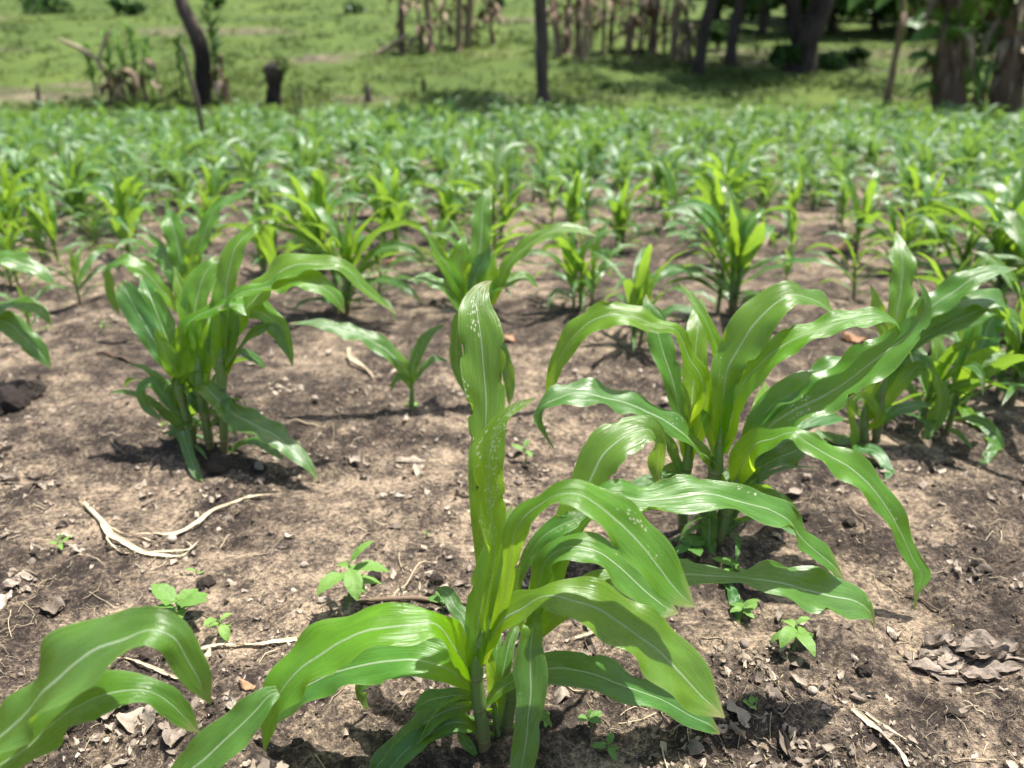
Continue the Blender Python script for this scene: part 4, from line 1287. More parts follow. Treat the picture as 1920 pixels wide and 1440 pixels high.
def heap(label, px, py, wpx, hpx, k, tone, seed, rough=1.0):
    rs = np.random.default_rng(seed)
    b = gpt(px, py)
    t = thing('wilted_leaf_heap', label, 'wilted leaves', b, 'heaps of wilted leaves')
    for i in range(k):
        a, r = rs.uniform(0, 6.28), math.sqrt(rs.uniform(0, 1))
        x, y = px + wpx / 2 * r * math.cos(a), py + hpx / 2 * r * math.sin(a)
        o = dead_leaf('leaf', '', x, y, rs.uniform(.15, .40) * wpx, rs.uniform(.10, .24) * hpx, np.clip(tone + rs.normal(0, .12), 0, 1), seed * 50 + i, None, None, rough, t, b)
        o.location.z += 0.012 * (1 - r) * rs.uniform(0, 1)
        o.rotation_euler = (0, 0, 0)
    return t


heap('heap of grey shrivelled leaves on the soil at the lower right', 1800, 1240, 190, 90, 46, 0.36, 3)
heap('small heap of grey dead leaves at the left picture edge', 62, 905, 110, 44, 11, 0.33, 4)
heap('grey rolled dead leaves beside the three-leaved seedling in mid picture', 532, 1032, 95, 22, 6, 0.30, 5)
heap('pale crumpled leaves behind the nearest clump, by its tall blade', 735, 935, 60, 32, 7, 0.62, 6)
heap('dark dead leaves at the foot of the leafy clump', 462, 905, 70, 36, 6, 0.14, 7)
heap('pale dry leaves in the root zone of the leafy clump', 322, 800, 44, 44, 8, 0.85, 8)
heap('white dead leaves on the soil behind the nearest clump, beside its rear stalk', 925, 955, 60, 30, 6, 0.8, 9)
heap('pale leaf scraps around the stick behind the nearest clump', 830, 1180, 110, 44, 9, 0.55, 10)
heap('grey leaf scraps near the wilted heap at the right picture edge', 1905, 1110, 40, 40, 6, 0.5, 11)
heap('pale leaf scraps on the soil right of the leafy clump', 520, 735, 90, 34, 8, 0.6, 12)
heap('tan litter patch at the left picture edge below the grey heap', 30, 1110, 80, 60, 9, 0.5, 13)
dead_leaf('dead_leaf', 'large pale dead leaf under the lower left maize leaves', 265, 1372, 70, 34, .62, 61, None, 'single dead leaves')
dead_leaf('dead_leaf', 'grey-tan dead leaf left of the large pale one under the lower left maize leaves', 212, 1352, 74, 36, .5, 62, None, 'single dead leaves')
dead_leaf('dead_leaf', 'whitish dead leaf at the left picture edge', 14, 1148, 34, 36, .9, 63, None, 'single dead leaves')
dead_leaf('dead_leaf', 'dark grey round dead leaf left of the small leafy weeds', 102, 1152, 46, 26, .18, 64, None, 'single dead leaves')
dead_leaf('dead_leaf', 'small orange dead leaf beside the nearest arching leaf', 468, 1304, 26, 24, .7, 65, M_ORANGE, 'single dead leaves')
dead_leaf('dead_leaf', 'grey dead leaf at the bottom, left of the upward-pointing leaf', 335, 1405, 40, 44, .35, 66, None, 'single dead leaves')
dead_leaf('dead_leaf', 'long tan dead blade under the nearest left-arching leaves', 790, 1262, 90, 20, .6, 67, None, 'single dead leaves')
dead_leaf('dead_leaf', 'pale dead blade left of the nearest whorl', 735, 1205, 90, 18, .8, 68, None, 'single dead leaves')
dead_leaf('dead_leaf', 'tan dead leaf right of the hanging front leaf', 1045, 1312, 46, 20, .6, 69, None, 'single dead leaves')
dead_leaf('dead_leaf', 'grey dead leaf on the soil behind the small weed by the tall blade', 965, 852, 34, 16, .3, 70, None, 'single dead leaves')
dead_leaf('dead_leaf', 'tan dead leaf in the shade of the small single seedling', 770, 866, 60, 10, .55, 71, None, 'single dead leaves')
dead_leaf('dead_leaf', 'cream dead leaf below the small yellow-green weed', 545, 1010, 20, 14, .9, 72, None, 'single dead leaves')
for i, (px, py, s, lab) in enumerate(((1600, 640, 46, 'orange-brown leaf scrap between the flecked clump and the one beyond'), (1575, 470, 50, 'orange-brown leaf scrap on the bare patch behind the flecked clump'),
                                     (1195, 548, 26, 'orange-brown leaf scrap at the foot of the plant with the bright yellow whorl'), (950, 640, 34, 'orange-brown leaf scrap right of the ragged short-leaved plant'),
                                     (735, 495, 30, 'orange-brown leaf scrap behind the bushy mid-field clump'))):
    dead_leaf('dead_leaf', lab, px, py, s, s * .45, .6, 80 + i, M_ORANGE, 'orange leaf scraps')


# stones and single clods
def stone(name, label, px, py, rpx, mat, tone, seed, cat, group, sub=3):
    g = gpt(px, py)
    r = rpx * ((g - CAMP) @ FWD) / FPX
    V, F = lump(seed, sub, 0.5 if mat is M_CLOD else 0.18, 0.75)
    rs = np.random.default_rng(seed)
    if mat is M_CLOD:
        V = V * (1 + 0.10 * (rs.uniform(0, 1, len(V)) - 0.5))[:, None]
    o = link(name, newmesh(name, V * r, F, None, {'tone': np.full(len(V), tone)}, mat is not M_CLOD), mat, None, (g[0], g[1], g[2] + r * .3))
    return tag(o, label, cat, group)


for i, (px, py, r, tone, lab) in enumerate((
        (324, 1021, 9, .9, 'pale round pebble beside the straps of the withered yellow stalk'), (571, 1068, 8, .6, 'grey pebble just behind the broad-leaved seedling'),
        (1520, 1312, 9, .75, 'pale pebble below the four-leaved seedling'), (1496, 1328, 7, .55, 'brown pebble next to the pale one below the four-leaved seedling'),
        (1393, 1224, 10, .2, 'dark round stone left of the four-leaved seedling'), (972, 908, 8, .15, 'dark pebble on the sandy patch by the tall blade'),
        (1078, 703, 6, .8, 'small pale pebble under the far-arching flecked leaf'), (592, 765, 7, .5, 'pebble right of the leafy clump'),
        (1460, 1325, 8, .35, 'brown stone in the lower right, left of the paired pebbles'), (745, 1262, 6, .9, 'cream pebble under the nearest left leaves'))):
    stone('pebble', lab, px, py, r, M_STONE, tone, 300 + i, 'pebble', 'pebbles on the soil')
for i, (px, py, r, tone, lab) in enumerate((
        (962, 1428, 20, .62, 'pale soil clod against the foot of the nearest clump'), (408, 886, 22, .15, 'dark soil clod at the foot of the leafy clump'),
        (20, 770, 34, .02, 'black lump standing in for a dark hole at the left picture edge'), (60, 745, 24, .05, 'dark lump beside the black one, standing in for the same hole'),  # near-black lumps added to give the darkness of a hole in the soil
        (1616, 1282, 14, .0, 'black clod near the grey shrivelled heap'), (820, 1095, 12, .15, 'dark clod behind the nearest whorl'),
        (1880, 640, 22, .1, 'dark clod by the right picture edge beside the far clump'), (530, 1330, 12, .15, 'dark clod below the nearest left leaf tip'),
        (385, 1100, 14, .1, 'dark clod behind the two small leafy weeds'), (700, 1085, 14, .05, 'dark clod in the shade of the broad-leaved seedling'),
        (1590, 1000, 10, .2, 'small dark clod on the sandy ground under the flecked clump'), (1500, 1010, 12, .3, 'brown clod under the flecked clump leaves'))):
    stone('soil_clod', lab, px, py, r, M_CLOD, tone, 330 + i, 'soil clod', 'single clods')


# ------------------------------------------------------------------ weeds
def weed(label, px, py, size, leaves, tone, seed, height=0.9):
    """a small broad-leaved seedling: size = spread in photograph pixels"""
    rs = np.random.default_rng(seed)
    g = gpt(px, py)
    sc = ((g - CAMP) @ FWD) / FPX
    L = size * sc
    t = thing('weed_seedling', label, 'weed', g, 'small weeds between the maize')
    asp = rs.uniform(0.16, 0.42)
    drop = rs.uniform(0.2, 1.3)
    top = np.array([rs.normal(0, .05) * L, rs.normal(0, .05) * L, height * L * 0.55])
    zz = np.linspace(0, 1, 6)[:, None]
    V, F, uv, _ = tube(np.array([0, 0, -0.004]) * (1 - zz) + top * zz + np.array([0.04 * L, 0, 0]) * np.sin(zz * 3.1), np.linspace(0.022, 0.014, 6) * L + 0.0005, 6)
    link('stem', newmesh('stem', V, F, None, {'tone': np.full(len(V), 0.2)}), M_WEED, t)
    for i in range(leaves):
        a = rs.uniform(0, 1) + i * 2.4
        z = top[2] * (0.55 + 0.45 * i / max(leaves - 1, 1))
        p0 = top * (z / max(top[2], 1e-6))
        n = 10
        v = np.linspace(0, 1, n)
        el = rs.uniform(0.1, 0.7) if i < leaves - 1 else 1.0
        ll = L * rs.uniform(0.30, 0.62) * (0.8 if i == leaves - 1 else 1)
        th = el - v * drop * rs.uniform(0.7, 1.3)
        d = np.stack([np.cos(th) * math.cos(a), np.cos(th) * math.sin(a), np.sin(th)], 1)
        C = p0 + np.concatenate([[[0, 0, 0]], np.cumsum(d[1:], 0)]) * ll / (n - 1)
        w = ll * asp * rs.uniform(0.85, 1.15) * np.clip(np.sin(np.pi * np.clip((v - 0.10) / 0.9, 0, 1) ** 0.8), 0.03, 1) ** 0.8
        S0 = np.stack([np.full(n, math.sin(a)), np.full(n, -math.cos(a)), np.zeros(n)], 1)
        V, F, uv, _ = ribbon(C, S0 * w[:, None], 0.25, 0.3, 0.12, 0.02, seed * 10 + i, 7, 0.3, 0, 0)
        lim = gz(V[:, 0] + g[0], V[:, 1] + g[1]) - g[2] + 0.002
        V[:, 2] = np.maximum(V[:, 2], lim)
        link('leaf', newmesh('leaf', V, F, uv, {'tone': np.clip(np.full(len(V), tone) + rs.normal(0, .1), 0, 1)}), M_WEED, t)
    return t


for i, w in enumerate((
        ('broad-leaved seedling left of the nearest clump, taller of the weeds there', 650, 1150, 150, 9, .7, 1.1),
        ('leafy weed in front of the withered stalk, left of its yellow-green neighbour', 338, 1180, 115, 8, .55, .8),
        ('yellow-green weed with four leaves beside the flat pale straw', 424, 1200, 80, 5, .95, .8),
        ('four-leaved seedling on bare soil right of the nearest clump', 1484, 1236, 118, 6, .7, .8),
        ('three-leaved seedling on the sandy patch by the tall blade', 984, 868, 60, 4, .6, .9),
        ('tiny two-leaved sprout at the lower right', 1409, 1344, 36, 4, .9, .4),
        ('tiny weed at the root tuft of the withered stalk', 116, 1030, 44, 4, .8, .6),
        ('tiny weed behind the leafy weed in front of the withered stalk', 368, 1080, 34, 3, .6, .6),
        ('dark leafy weed under the hanging front leaf', 1108, 1368, 56, 4, .25, .6),
        ('round-leaved weed at the lower picture edge right of the nearest clump', 1140, 1412, 60, 5, .3, .5),
        ('pale green sprout just right of the hanging front leaf', 1022, 1352, 46, 4, .7, .6),
        ('narrow sprout on the soil left of the tall blade', 798, 1008, 26, 3, .7, 1.2),
        ('leafy weed at the foot of the flecked clump, left side', 1290, 1060, 80, 7, .35, .6),
        ('leafy weed at the foot of the flecked clump, front side', 1372, 1100, 90, 8, .45, .7),
        ('leafy weed in front of the flecked clump under the long right-hand leaf', 1385, 1170, 70, 6, .6, .7),
        ('small weed hanging over dark soil behind the nearest clump', 830, 1150, 60, 4, .3, 1.0),
        ('tiny weed on the soil between the leafy clump and the left edge', 196, 628, 34, 4, .9, .6),
        ('round-leaved weed at the foot of the leafy clump', 335, 842, 44, 4, .3, .6),
        ('tiny weed in the gap between the two clumps in mid picture', 1012, 800, 30, 3, .6, .7),
        ('tiny weed at the foot of the small single seedling', 770, 772, 30, 4, .8, .5),
        ('low weed at the foot of the clump near the right picture edge', 1905, 600, 40, 5, .4, .6))):
    weed(*w[:6], 400 + i, w[6])

# ------------------------------------------------------------------ beyond the field
def trunk_mesh(base, pts, Y, tone, k=14, n=36, rough=0.12, seed=0):
    R = hermite([(p[0], p[1], 0.0, p[2], p[3] if len(p) > 3 else tone) for p in pts], n)
    C = np.array([at(a, b, Y) for a, b in R[:, :2]])
    C[0, 2] -= 0.15
    r = R[:, 3] / 2 * ((C - CAMP) @ FWD) / FPX
    V, F, uv, _ = tube(C, r, k)
    nz = fbm(V[:, 0] * 6 + V[:, 2] * 1.5 + seed, V[:, 1] * 6 + V[:, 2] * 2, seed, 3) - 0.5
    ci = np.minimum(np.arange(len(V)) // k, n - 1)
    V = V + (V - C[ci]) * (rough * 4 * nz)[:, None]
    tn = np.clip(np.array([R[i, 4] for i in ci]) + 0.4 * nz, 0, 1)
    return V - base, F, uv, {'tone': tn}, C - base, r


def leaf_cloud(seed, blobs, n, size):
    """many small leaves through a crown's volume; blobs: (centre, radius)"""
    rs = np.random.default_rng(seed)
    w = np.array([b[1] ** 2.2 for b in blobs])
    idx = rs.choice(len(blobs), n, p=w / w.sum())
    c = np.array([b[0] for b in blobs])[idx]
    r = np.array([b[1] for b in blobs])[idx]
    d = rs.normal(0, 1, (n, 3))
    d /= np.linalg.norm(d, axis=1, keepdims=True)
    P = c + d * (r * rs.uniform(0.25, 1, n) ** 0.6)[:, None] * np.array([1, 1, 0.72])
    a = rs.normal(0, 1, (n, 3))
    a /= np.linalg.norm(a, axis=1, keepdims=True)
    b = np.cross(a, rs.normal(0, 1, (n, 3)))
    b /= np.linalg.norm(b, axis=1, keepdims=True)
    s = size * rs.uniform(0.6, 1.4, n)[:, None]
    V = np.stack([P - a * s, P + b * s * 0.5, P + a * s, P - b * s * 0.5], 1).reshape(-1, 3)
    F = np.arange(4 * n).reshape(-1, 4)
    tone = np.repeat(np.clip(rs.normal(0.5, 0.22, n), 0, 1), 4)
    return V, F, None, {'tone': tone}


def crown_blobs(seed, top, R, H, k=11):
    rs = np.random.default_rng(seed)
    out = []
    for i in range(k):
        a, r = rs.uniform(0, 6.28), R * math.sqrt(rs.uniform(0.05, 1)) * 0.72
        out.append((top + np.array([r * math.cos(a), r * math.sin(a), rs.uniform(-.2, 1) * H]), R * rs.uniform(0.26, 0.45)))
    return out


def tree(label, pts, tone, crown=(3.0, 2.2, 3200, 0.17), seed=0, fork=None, group=None, raise_=1.5):
    g = gpt(pts[0][0], pts[0][1])
    t = thing('tree', label, 'tree', g, group)
    V, F, uv, a, C, r = trunk_mesh(g, pts, g[1], tone, seed=seed)
    tr = link('trunk', newmesh('trunk', V, F, None, a), M_BARK, t)
    if fork:
        V, F, uv, a, C2, r2 = trunk_mesh(g, fork, g[1], tone, seed=seed + 1)
        link('limb', newmesh('limb', V, F, None, a), M_BARK, tr)
    R, H, n, s = crown
    top = C[-1] + np.array([0, 0, raise_])
    bl = crown_blobs(seed + 5, top, R, H)
    for b in bl[:6]:
        zz = np.linspace(0, 1, 10)[:, None]
        P = C[-1] * (1 - zz) + b[0] * zz + np.array([0, 0, 0.5]) * np.sin(zz * 3.14)
        V, F, uv, _ = tube(P, np.linspace(r[-1] * 0.8, 0.03, 10), 7)
        link('limb', newmesh('limb', V, F, None, {'tone': np.full(len(V), 0.4)}), M_BARK, tr)
    V, F, uv, a = leaf_cloud(seed + 9, bl, n, s)
    link('crown', newmesh('crown', V, F, None, a, False), M_TREELEAF, t)
    return t


GT = 'trees standing behind the field'
tree('leaning tree with a charred black foot, behind the field on its left side', [(383, 196, 30, 0), (381, 150, 30, 0), (377, 95, 30, .2), (358, 45, 27, .5), (338, 0, 25, .55), (330, -60, 23, .5), (345, -140, 20, .5), (385, -220, 16, .5)], .4, (2.4, 1.8, 900, .15), 1, None, GT, 0.9)
tree('straight grey tree trunk in the middle, behind the field', [(1021, 200, 34, .35), (1018, 180, 26, .4), (1016, 100, 25, .45), (1014, 0, 24, .45), (1016, -120, 21, .45), (1022, -260, 17, .4)], .45, (3.0, 2.2, 1700, .17), 2, None, GT, 0.8)
tree('dark slim tree trunk, left one of the pair right of the dry canes', [(1308, 138, 28, .15), (1314, 100, 22, .2), (1323, 50, 22, .2), (1335, 0, 21, .25), (1350, -70, 18, .3), (1362, -140, 15, .3)], .2, (3.4, 2.2, 1700, .18), 3, None, GT, 0.6)
tree('slim tree trunk leaning right, right one of the pair beyond the dry canes', [(1370, 122, 26, .25), (1372, 90, 20, .3), (1380, 40, 19, .3), (1390, 0, 18, .3), (1404, -60, 16, .3), (1415, -120, 13, .3)], .3, (3.2, 2.0, 1600, .18), 4, None, GT, 0.6)
tree('thick dark forked tree in the shade on the right', [(1502, 134, 62, .1), (1506, 100, 46, .15), (1518, 60, 44, .15), (1535, 20, 40, .15), (1556, -30, 30, .2), (1580, -100, 22, .2)], .15, (4.4, 2.6, 2400, .18), 5,
     [(1508, 96, 36, .1), (1492, 60, 28, .15), (1486, 10, 26, .15), (1478, -60, 20, .2)], GT, 0.3)

# the wood on the right: low, dark crowns farther up the slope
for i, (px, py, R, h) in enumerate(((1430, 66, 2.6, 3.2), (1560, 64, 2.8, 3.0), (1640, 60, 2.9, 2.8), (1715, 58, 3.0, 3.0), (1800, 60, 3.2, 3.0), (1890, 62, 3.2, 2.8), (1990, 70, 3.4, 3.0), (1345, 40, 2.4, 3.4), (1500, 40, 3.0, 3.2), (1680, 38, 3.2, 2.6), (1850, 36, 3.2, 2.6))):
    g = gpt(px, py)
    k = FPX / g[1]
    t = tree('shady tree of the top right wood, %s from left in its %s row' % (('first', 'second', 'third', 'fourth', 'fifth', 'sixth', 'seventh', 'first', 'second', 'third', 'fourth')[i], 'front' if py > 50 else 'rear'),
             [(px, py, 16, .2), (px + 2, py - 0.4 * h * k, 12, .25), (px + 4, py - 0.75 * h * k, 9, .3)], .2, (R, 1.9, 2600, .22), 20 + i, None, 'trees of the dense wood, %s' % ('front' if py > 50 else 'rear'), -0.3)


def bush(label, px, py, wpx, hpx, seed, n=700, size=0.12, mat=None, group='bushes on the slope'):
    g = gpt(px, py)
    sc = ((g - CAMP) @ FWD) / FPX
    t = thing('bush', label, 'bush', g, group)
    W, Hh = wpx * sc / 2, hpx * sc
    rs = np.random.default_rng(seed)
    bl = [(np.array([rs.uniform(-.6, .6) * W, rs.uniform(-.6, .6) * W, Hh * rs.uniform(.3, .7)]), W * rs.uniform(.35, .6)) for _ in range(7)]
    for i in range(5):
        zz = np.linspace(0, 1, 6)[:, None]
        V, F, uv, _ = tube(np.array([0, 0, -.05]) * (1 - zz) + bl[i][0] * zz, np.linspace(.035, .01, 6), 6)
        link('stem', newmesh('stem', V, F, None, {'tone': np.full(len(V), .3)}), M_BARK, t)
    V, F, uv, a = leaf_cloud(seed, bl, n, size)
    V[:, 2] = np.maximum(V[:, 2], 0.0)
    link('foliage', newmesh('foliage', V, F, None, a, False), mat or M_TREELEAF, t)


bush('dark rounded bush at the foot of the thick forked tree', 1470, 134, 60, 50, 51, 900)
bush('dark bush at the top edge just right of the leaning tree', 408, 18, 56, 34, 52, 200, .2)
bush('dark bush near the top left corner', 85, 26, 90, 36, 53, 200, .2)
bush('bush at the top left, right of the one in the corner', 238, 30, 60, 34, 54, 160, .2)
bush('small dark bush on the bright slope near the top middle', 668, 26, 44, 18, 55, 90, .16)
bush('dark bush at the top edge beside the dry canes', 925, 30, 44, 36, 56, 200, .2)
bush('bush between the slim trunks and the dry canes', 1345, 95, 44, 60, 57, 700, .12)
bush('low bush under the wood beside the thin banana stem', 1600, 120, 50, 34, 58, 500, .12)
bush('low weeds bush under the forked tree, right side', 1560, 130, 60, 30, 59, 500, .12)


# dead dry canes standing in rows on the slope
def dry_stem(label, px, py, hpx, wpx, seed, group, leaves=3):
    rs = np.random.default_rng(seed)
    g = gpt(px, py)
    sc = ((g - CAMP) @ FWD) / FPX
    H, r = hpx * sc, wpx * sc / 2
    t = thing('dry_cane', label, 'dry cane', g, group)
    z = np.linspace(0, 1, 12)
    ln = rs.normal(0, .12, 2)
    C = np.stack([ln[0] * H * z ** 1.5, ln[1] * H * z ** 1.5, z * H - .05], 1)
    V, F, uv, _ = tube(C, r * np.linspace(1.15, .6, 12) * (1 + .12 * rs.normal(0, 1, 12)), 8)
    link('stem', newmesh('stem', V, F, None, {'tone': np.full(len(V), np.clip(rs.normal(.4, .15), 0, 1))}), M_DRYSTEM, t)
    for i in range(leaves):
        f = rs.uniform(.35, 1)
        a = rs.uniform(0, 6.28)
        L = rs.uniform(.5, 1.0)
        v = np.linspace(0, 1, 12)
        th = .4 + 2.6 * v ** .6
        d = np.stack([np.sin(th) * math.cos(a), np.sin(th) * math.sin(a), np.cos(th)], 1)
        Cc = np.array([np.interp(f, z, C[:, 0]), np.interp(f, z, C[:, 1]), f * H]) + np.cumsum(d, 0) * L / 12
        w = rs.uniform(.05, .11) * np.clip(np.sin(3.14 * v), .1, 1)
        S = np.stack([np.full(12, math.sin(a)), np.full(12, -math.cos(a)), np.zeros(12)], 1) * w[:, None]
        V, F, uv, _ = ribbon(Cc, S, .4, .4, .4, .2, seed + i, 3, 0, 0, 0)
        V[:, 2] = np.maximum(V[:, 2], .02)
        link('leaf', newmesh('leaf', V, F, None, {'tone': np.full(len(V), rs.uniform(.3, .9))}), M_DRYSTEM, t)


for k, (lab, xs, y0, y1, hh, ww) in enumerate((
        ('dry brown cane of the stand left of the straight grey trunk', (756, 766, 778, 790, 806, 816, 830, 840, 852, 872, 888, 902, 912), 88, 98, 130, 11),
        ('dry brown cane of the stand right of the straight grey trunk', (1038, 1048, 1060, 1068, 1080, 1090, 1102, 1112), 98, 116, 130, 12),
        ('thin tan cane of the sparse stand between the two dense ones', (1128, 1140, 1150, 1164, 1174), 90, 102, 115, 8),
        ('dry brown cane of the dense stand left of the slim trunks', (1184, 1194, 1204, 1214, 1224, 1234, 1244, 1256, 1266, 1278, 1290), 98, 120, 135, 12))):
    rs = np.random.default_rng(600 + k)
    for i, x in enumerate(xs):
        dry_stem(lab, x + rs.normal(0, 7), rs.uniform(y0 - 6, y1 + 3), hh * rs.uniform(.35, 1.35), ww * rs.choice([.35, .5, .8, 1.25]), 620 + k * 40 + i, 'canes: ' + lab, 10)


def log_like(name, label, cat, pts, tone, mat, seed, Y=None, group=None, k=10):
    g = gpt(pts[0][0], pts[0][1])
    V, F, uv, a, C, r = trunk_mesh(g, pts, Y or g[1], tone, k, 24, .15, seed)
    o = link(name, newmesh(name, V, F, None, a), mat, None, tuple(g))
    return tag(o, label, cat, group)


log_like('fallen_log', 'pale fallen log slanting up to the dry canes left of the grey trunk', 'log', [(700, 104, 7), (722, 92, 9), (745, 78, 9), (764, 66, 7)], .9, M_DRYSTEM, 71)
log_like('fallen_log', 'grey branch lying on the bare strip below the dry canes', 'log', [(725, 98, 5), (760, 96, 6), (800, 100, 5)], .7, M_BARK, 72)
log_like('wooden_stake', 'thin leaning wooden stake standing inside the maize on the left', 'stake', [(386, 300, 9, .25), (384, 270, 9, .3), (377, 230, 9, .3), (367, 180, 10, .6), (352, 130, 7, .5), (340, 85, 6, .5)], .4, M_BARK, 73)
g = gpt(513, 196)
t = thing('charred_stump', 'charred black stump with green sprouts on top', 'stump', g, 'stumps')
V, F, uv, a, C, r = trunk_mesh(g, [(513, 197, 30, 0), (513, 175, 24, 0), (513, 155, 25, .02), (512, 138, 32, .25), (514, 122, 24, .3), (515, 116, 8, .3)], g[1], 0, 14, 30, .25, 74)
link('trunk', newmesh('trunk', V, F, None, a), M_BARK, t)
V, F, uv, a = leaf_cloud(75, [(C[-1] + np.array([.1, 0, .02]), .22), (C[-5] + np.array([.22, -.1, 0]), .16)], 90, .07)
link('sprout', newmesh('sprout', V, F, None, a, False), M_GRASS, t)
for i, (px, py, h, w, tone, lab) in enumerate(((690, 192, 36, 13, .5, 'short brown stump right of the charred one'), (795, 170, 24, 9, .05, 'small black stump on the bright grass'),
                                              (72, 200, 44, 8, .7, 'thin broken stump at the far left field edge'), (563, 200, 40, 5, .4, 'thin dead stem beside the charred stump'), (552, 203, 44, 4, .4, 'thin bare stem just right of the charred stump'))):
    log_like('stump', lab, 'stump', [(px, py, w * 1.2), (px, py - h * .3, w), (px - 1, py - h * .7, w * .9), (px - 2, py - h, w * .5)], tone, M_BARK, 80 + i, None, 'stumps')

# brush on the left: a pale broken branch, dry stalks and green shoots
g = gpt(208, 198)
t = thing('broken_branch', 'pale broken branch forking above the brush on the left', 'branch', g)
for pts in ([(208, 200, 9, .5), (206, 160, 9, .5), (196, 130, 7, .6), (165, 100, 8, .9), (135, 84, 8, .95), (110, 74, 5, .95)], [(184, 118, 5, .8), (190, 95, 6, .9), (197, 76, 7, .95), (205, 58, 6, .95)]):
    V, F, uv, a, C, r = trunk_mesh(g, pts, g[1], .8, 9, 24, .15, 91)
    if pts[0][1] < 150:
        pass
    link('branch', newmesh('branch', V, F, None, a), M_DRYSTEM, t)


def shoot(label, px, py, hpx, seed, mat, tone, nl=9, wide=.045, group='tall green shoots at the field edge', name='green_shoot', lean=0.0):
    rs = np.random.default_rng(seed)
    g = gpt(px, py)
    sc = ((g - CAMP) @ FWD) / FPX
    H = hpx * sc
    t = thing(name, label, 'shoot', g, group)
    z = np.linspace(0, 1, 12)
    C = np.stack([(lean + rs.normal(0, .05)) * H * z ** 1.4, rs.normal(0, .05) * H * z, z * H - .05], 1)
    V, F, uv, _ = tube(C, np.linspace(.035, .012, 12), 6)
    link('stem', newmesh('stem', V, F, None, {'tone': np.full(len(V), tone * .6)}), M_DRYSTEM if tone < .3 else mat, t)
    for i in range(nl):
        f = .25 + .75 * i / (nl - 1)
        a = rs.uniform(0, 6.28)
        L = rs.uniform(.3, .55) * H * .6
        v = np.linspace(0, 1, 12)
        th = rs.uniform(.2, .7) + rs.uniform(.8, 1.8) * v ** 1.5
        d = np.stack([np.sin(th) * math.cos(a), np.sin(th) * math.sin(a), np.cos(th)], 1)
        Cc = np.array([np.interp(f, z, C[:, 0]), np.interp(f, z, C[:, 1]), f * H]) + np.cumsum(d, 0) * L / 12
        w = wide * np.clip(np.sin(3.14 * np.clip(v + .12, 0, 1)), .04, 1)
        S = np.stack([np.full(12, math.sin(a)), np.full(12, -math.cos(a)), np.zeros(12)], 1) * w[:, None]
        V, F, uv, _ = ribbon(Cc, S, .3, .4, .2, .2, seed * 7 + i, 3, 0, 0, 0)
        V[:, 2] = np.maximum(V[:, 2], .02)
        link('leaf', newmesh('leaf', V, F, None, {'tone': np.full(len(V), np.clip(rs.normal(tone, .12), 0, 1))}), mat, t)


for i, (px, py, h, tone, lab) in enumerate((
        (182, 190, 90, .85, 'yellow-green shoot at the left end of the brush'), (218, 192, 110, .95, 'bright yellow-green shoot in the brush behind the broken branch'),
        (246, 190, 105, .9, 'yellow-green shoot in the middle of the brush'), (264, 192, 120, .8, 'green shoot at the right side of the brush'),
        (292, 196, 110, .7, 'thin shoot between the brush and the leaning tree'), (345, 180, 100, .6, 'pale shoot left of the leaning tree'),
        (412, 190, 200, .5, 'tall bluish leafy shoot hanging right of the leaning tree'), (398, 194, 70, .85, 'short green shoot at the foot of the leaning tree'))):
    shoot(lab, px, py, h, 700 + i, M_WEED if tone > .65 else M_BANANA, tone, 26, .06)
for i, (px, py, h, lab) in enumerate(((226, 196, 60, 'dry stalk low in the brush, left'), (238, 198, 66, 'dry stalk low in the brush, centre'), (252, 196, 62, 'dry stalk low in the brush, right'),
                                     (274, 197, 80, 'dry stalk at the right edge of the brush'), (420, 192, 80, 'dry stalk right of the leaning tree'), (432, 194, 70, 'dry stalk farther right of the leaning tree'))):
    dry_stem(lab, px, py, h, 7, 740 + i, 'dry stalks in the brush', 4)


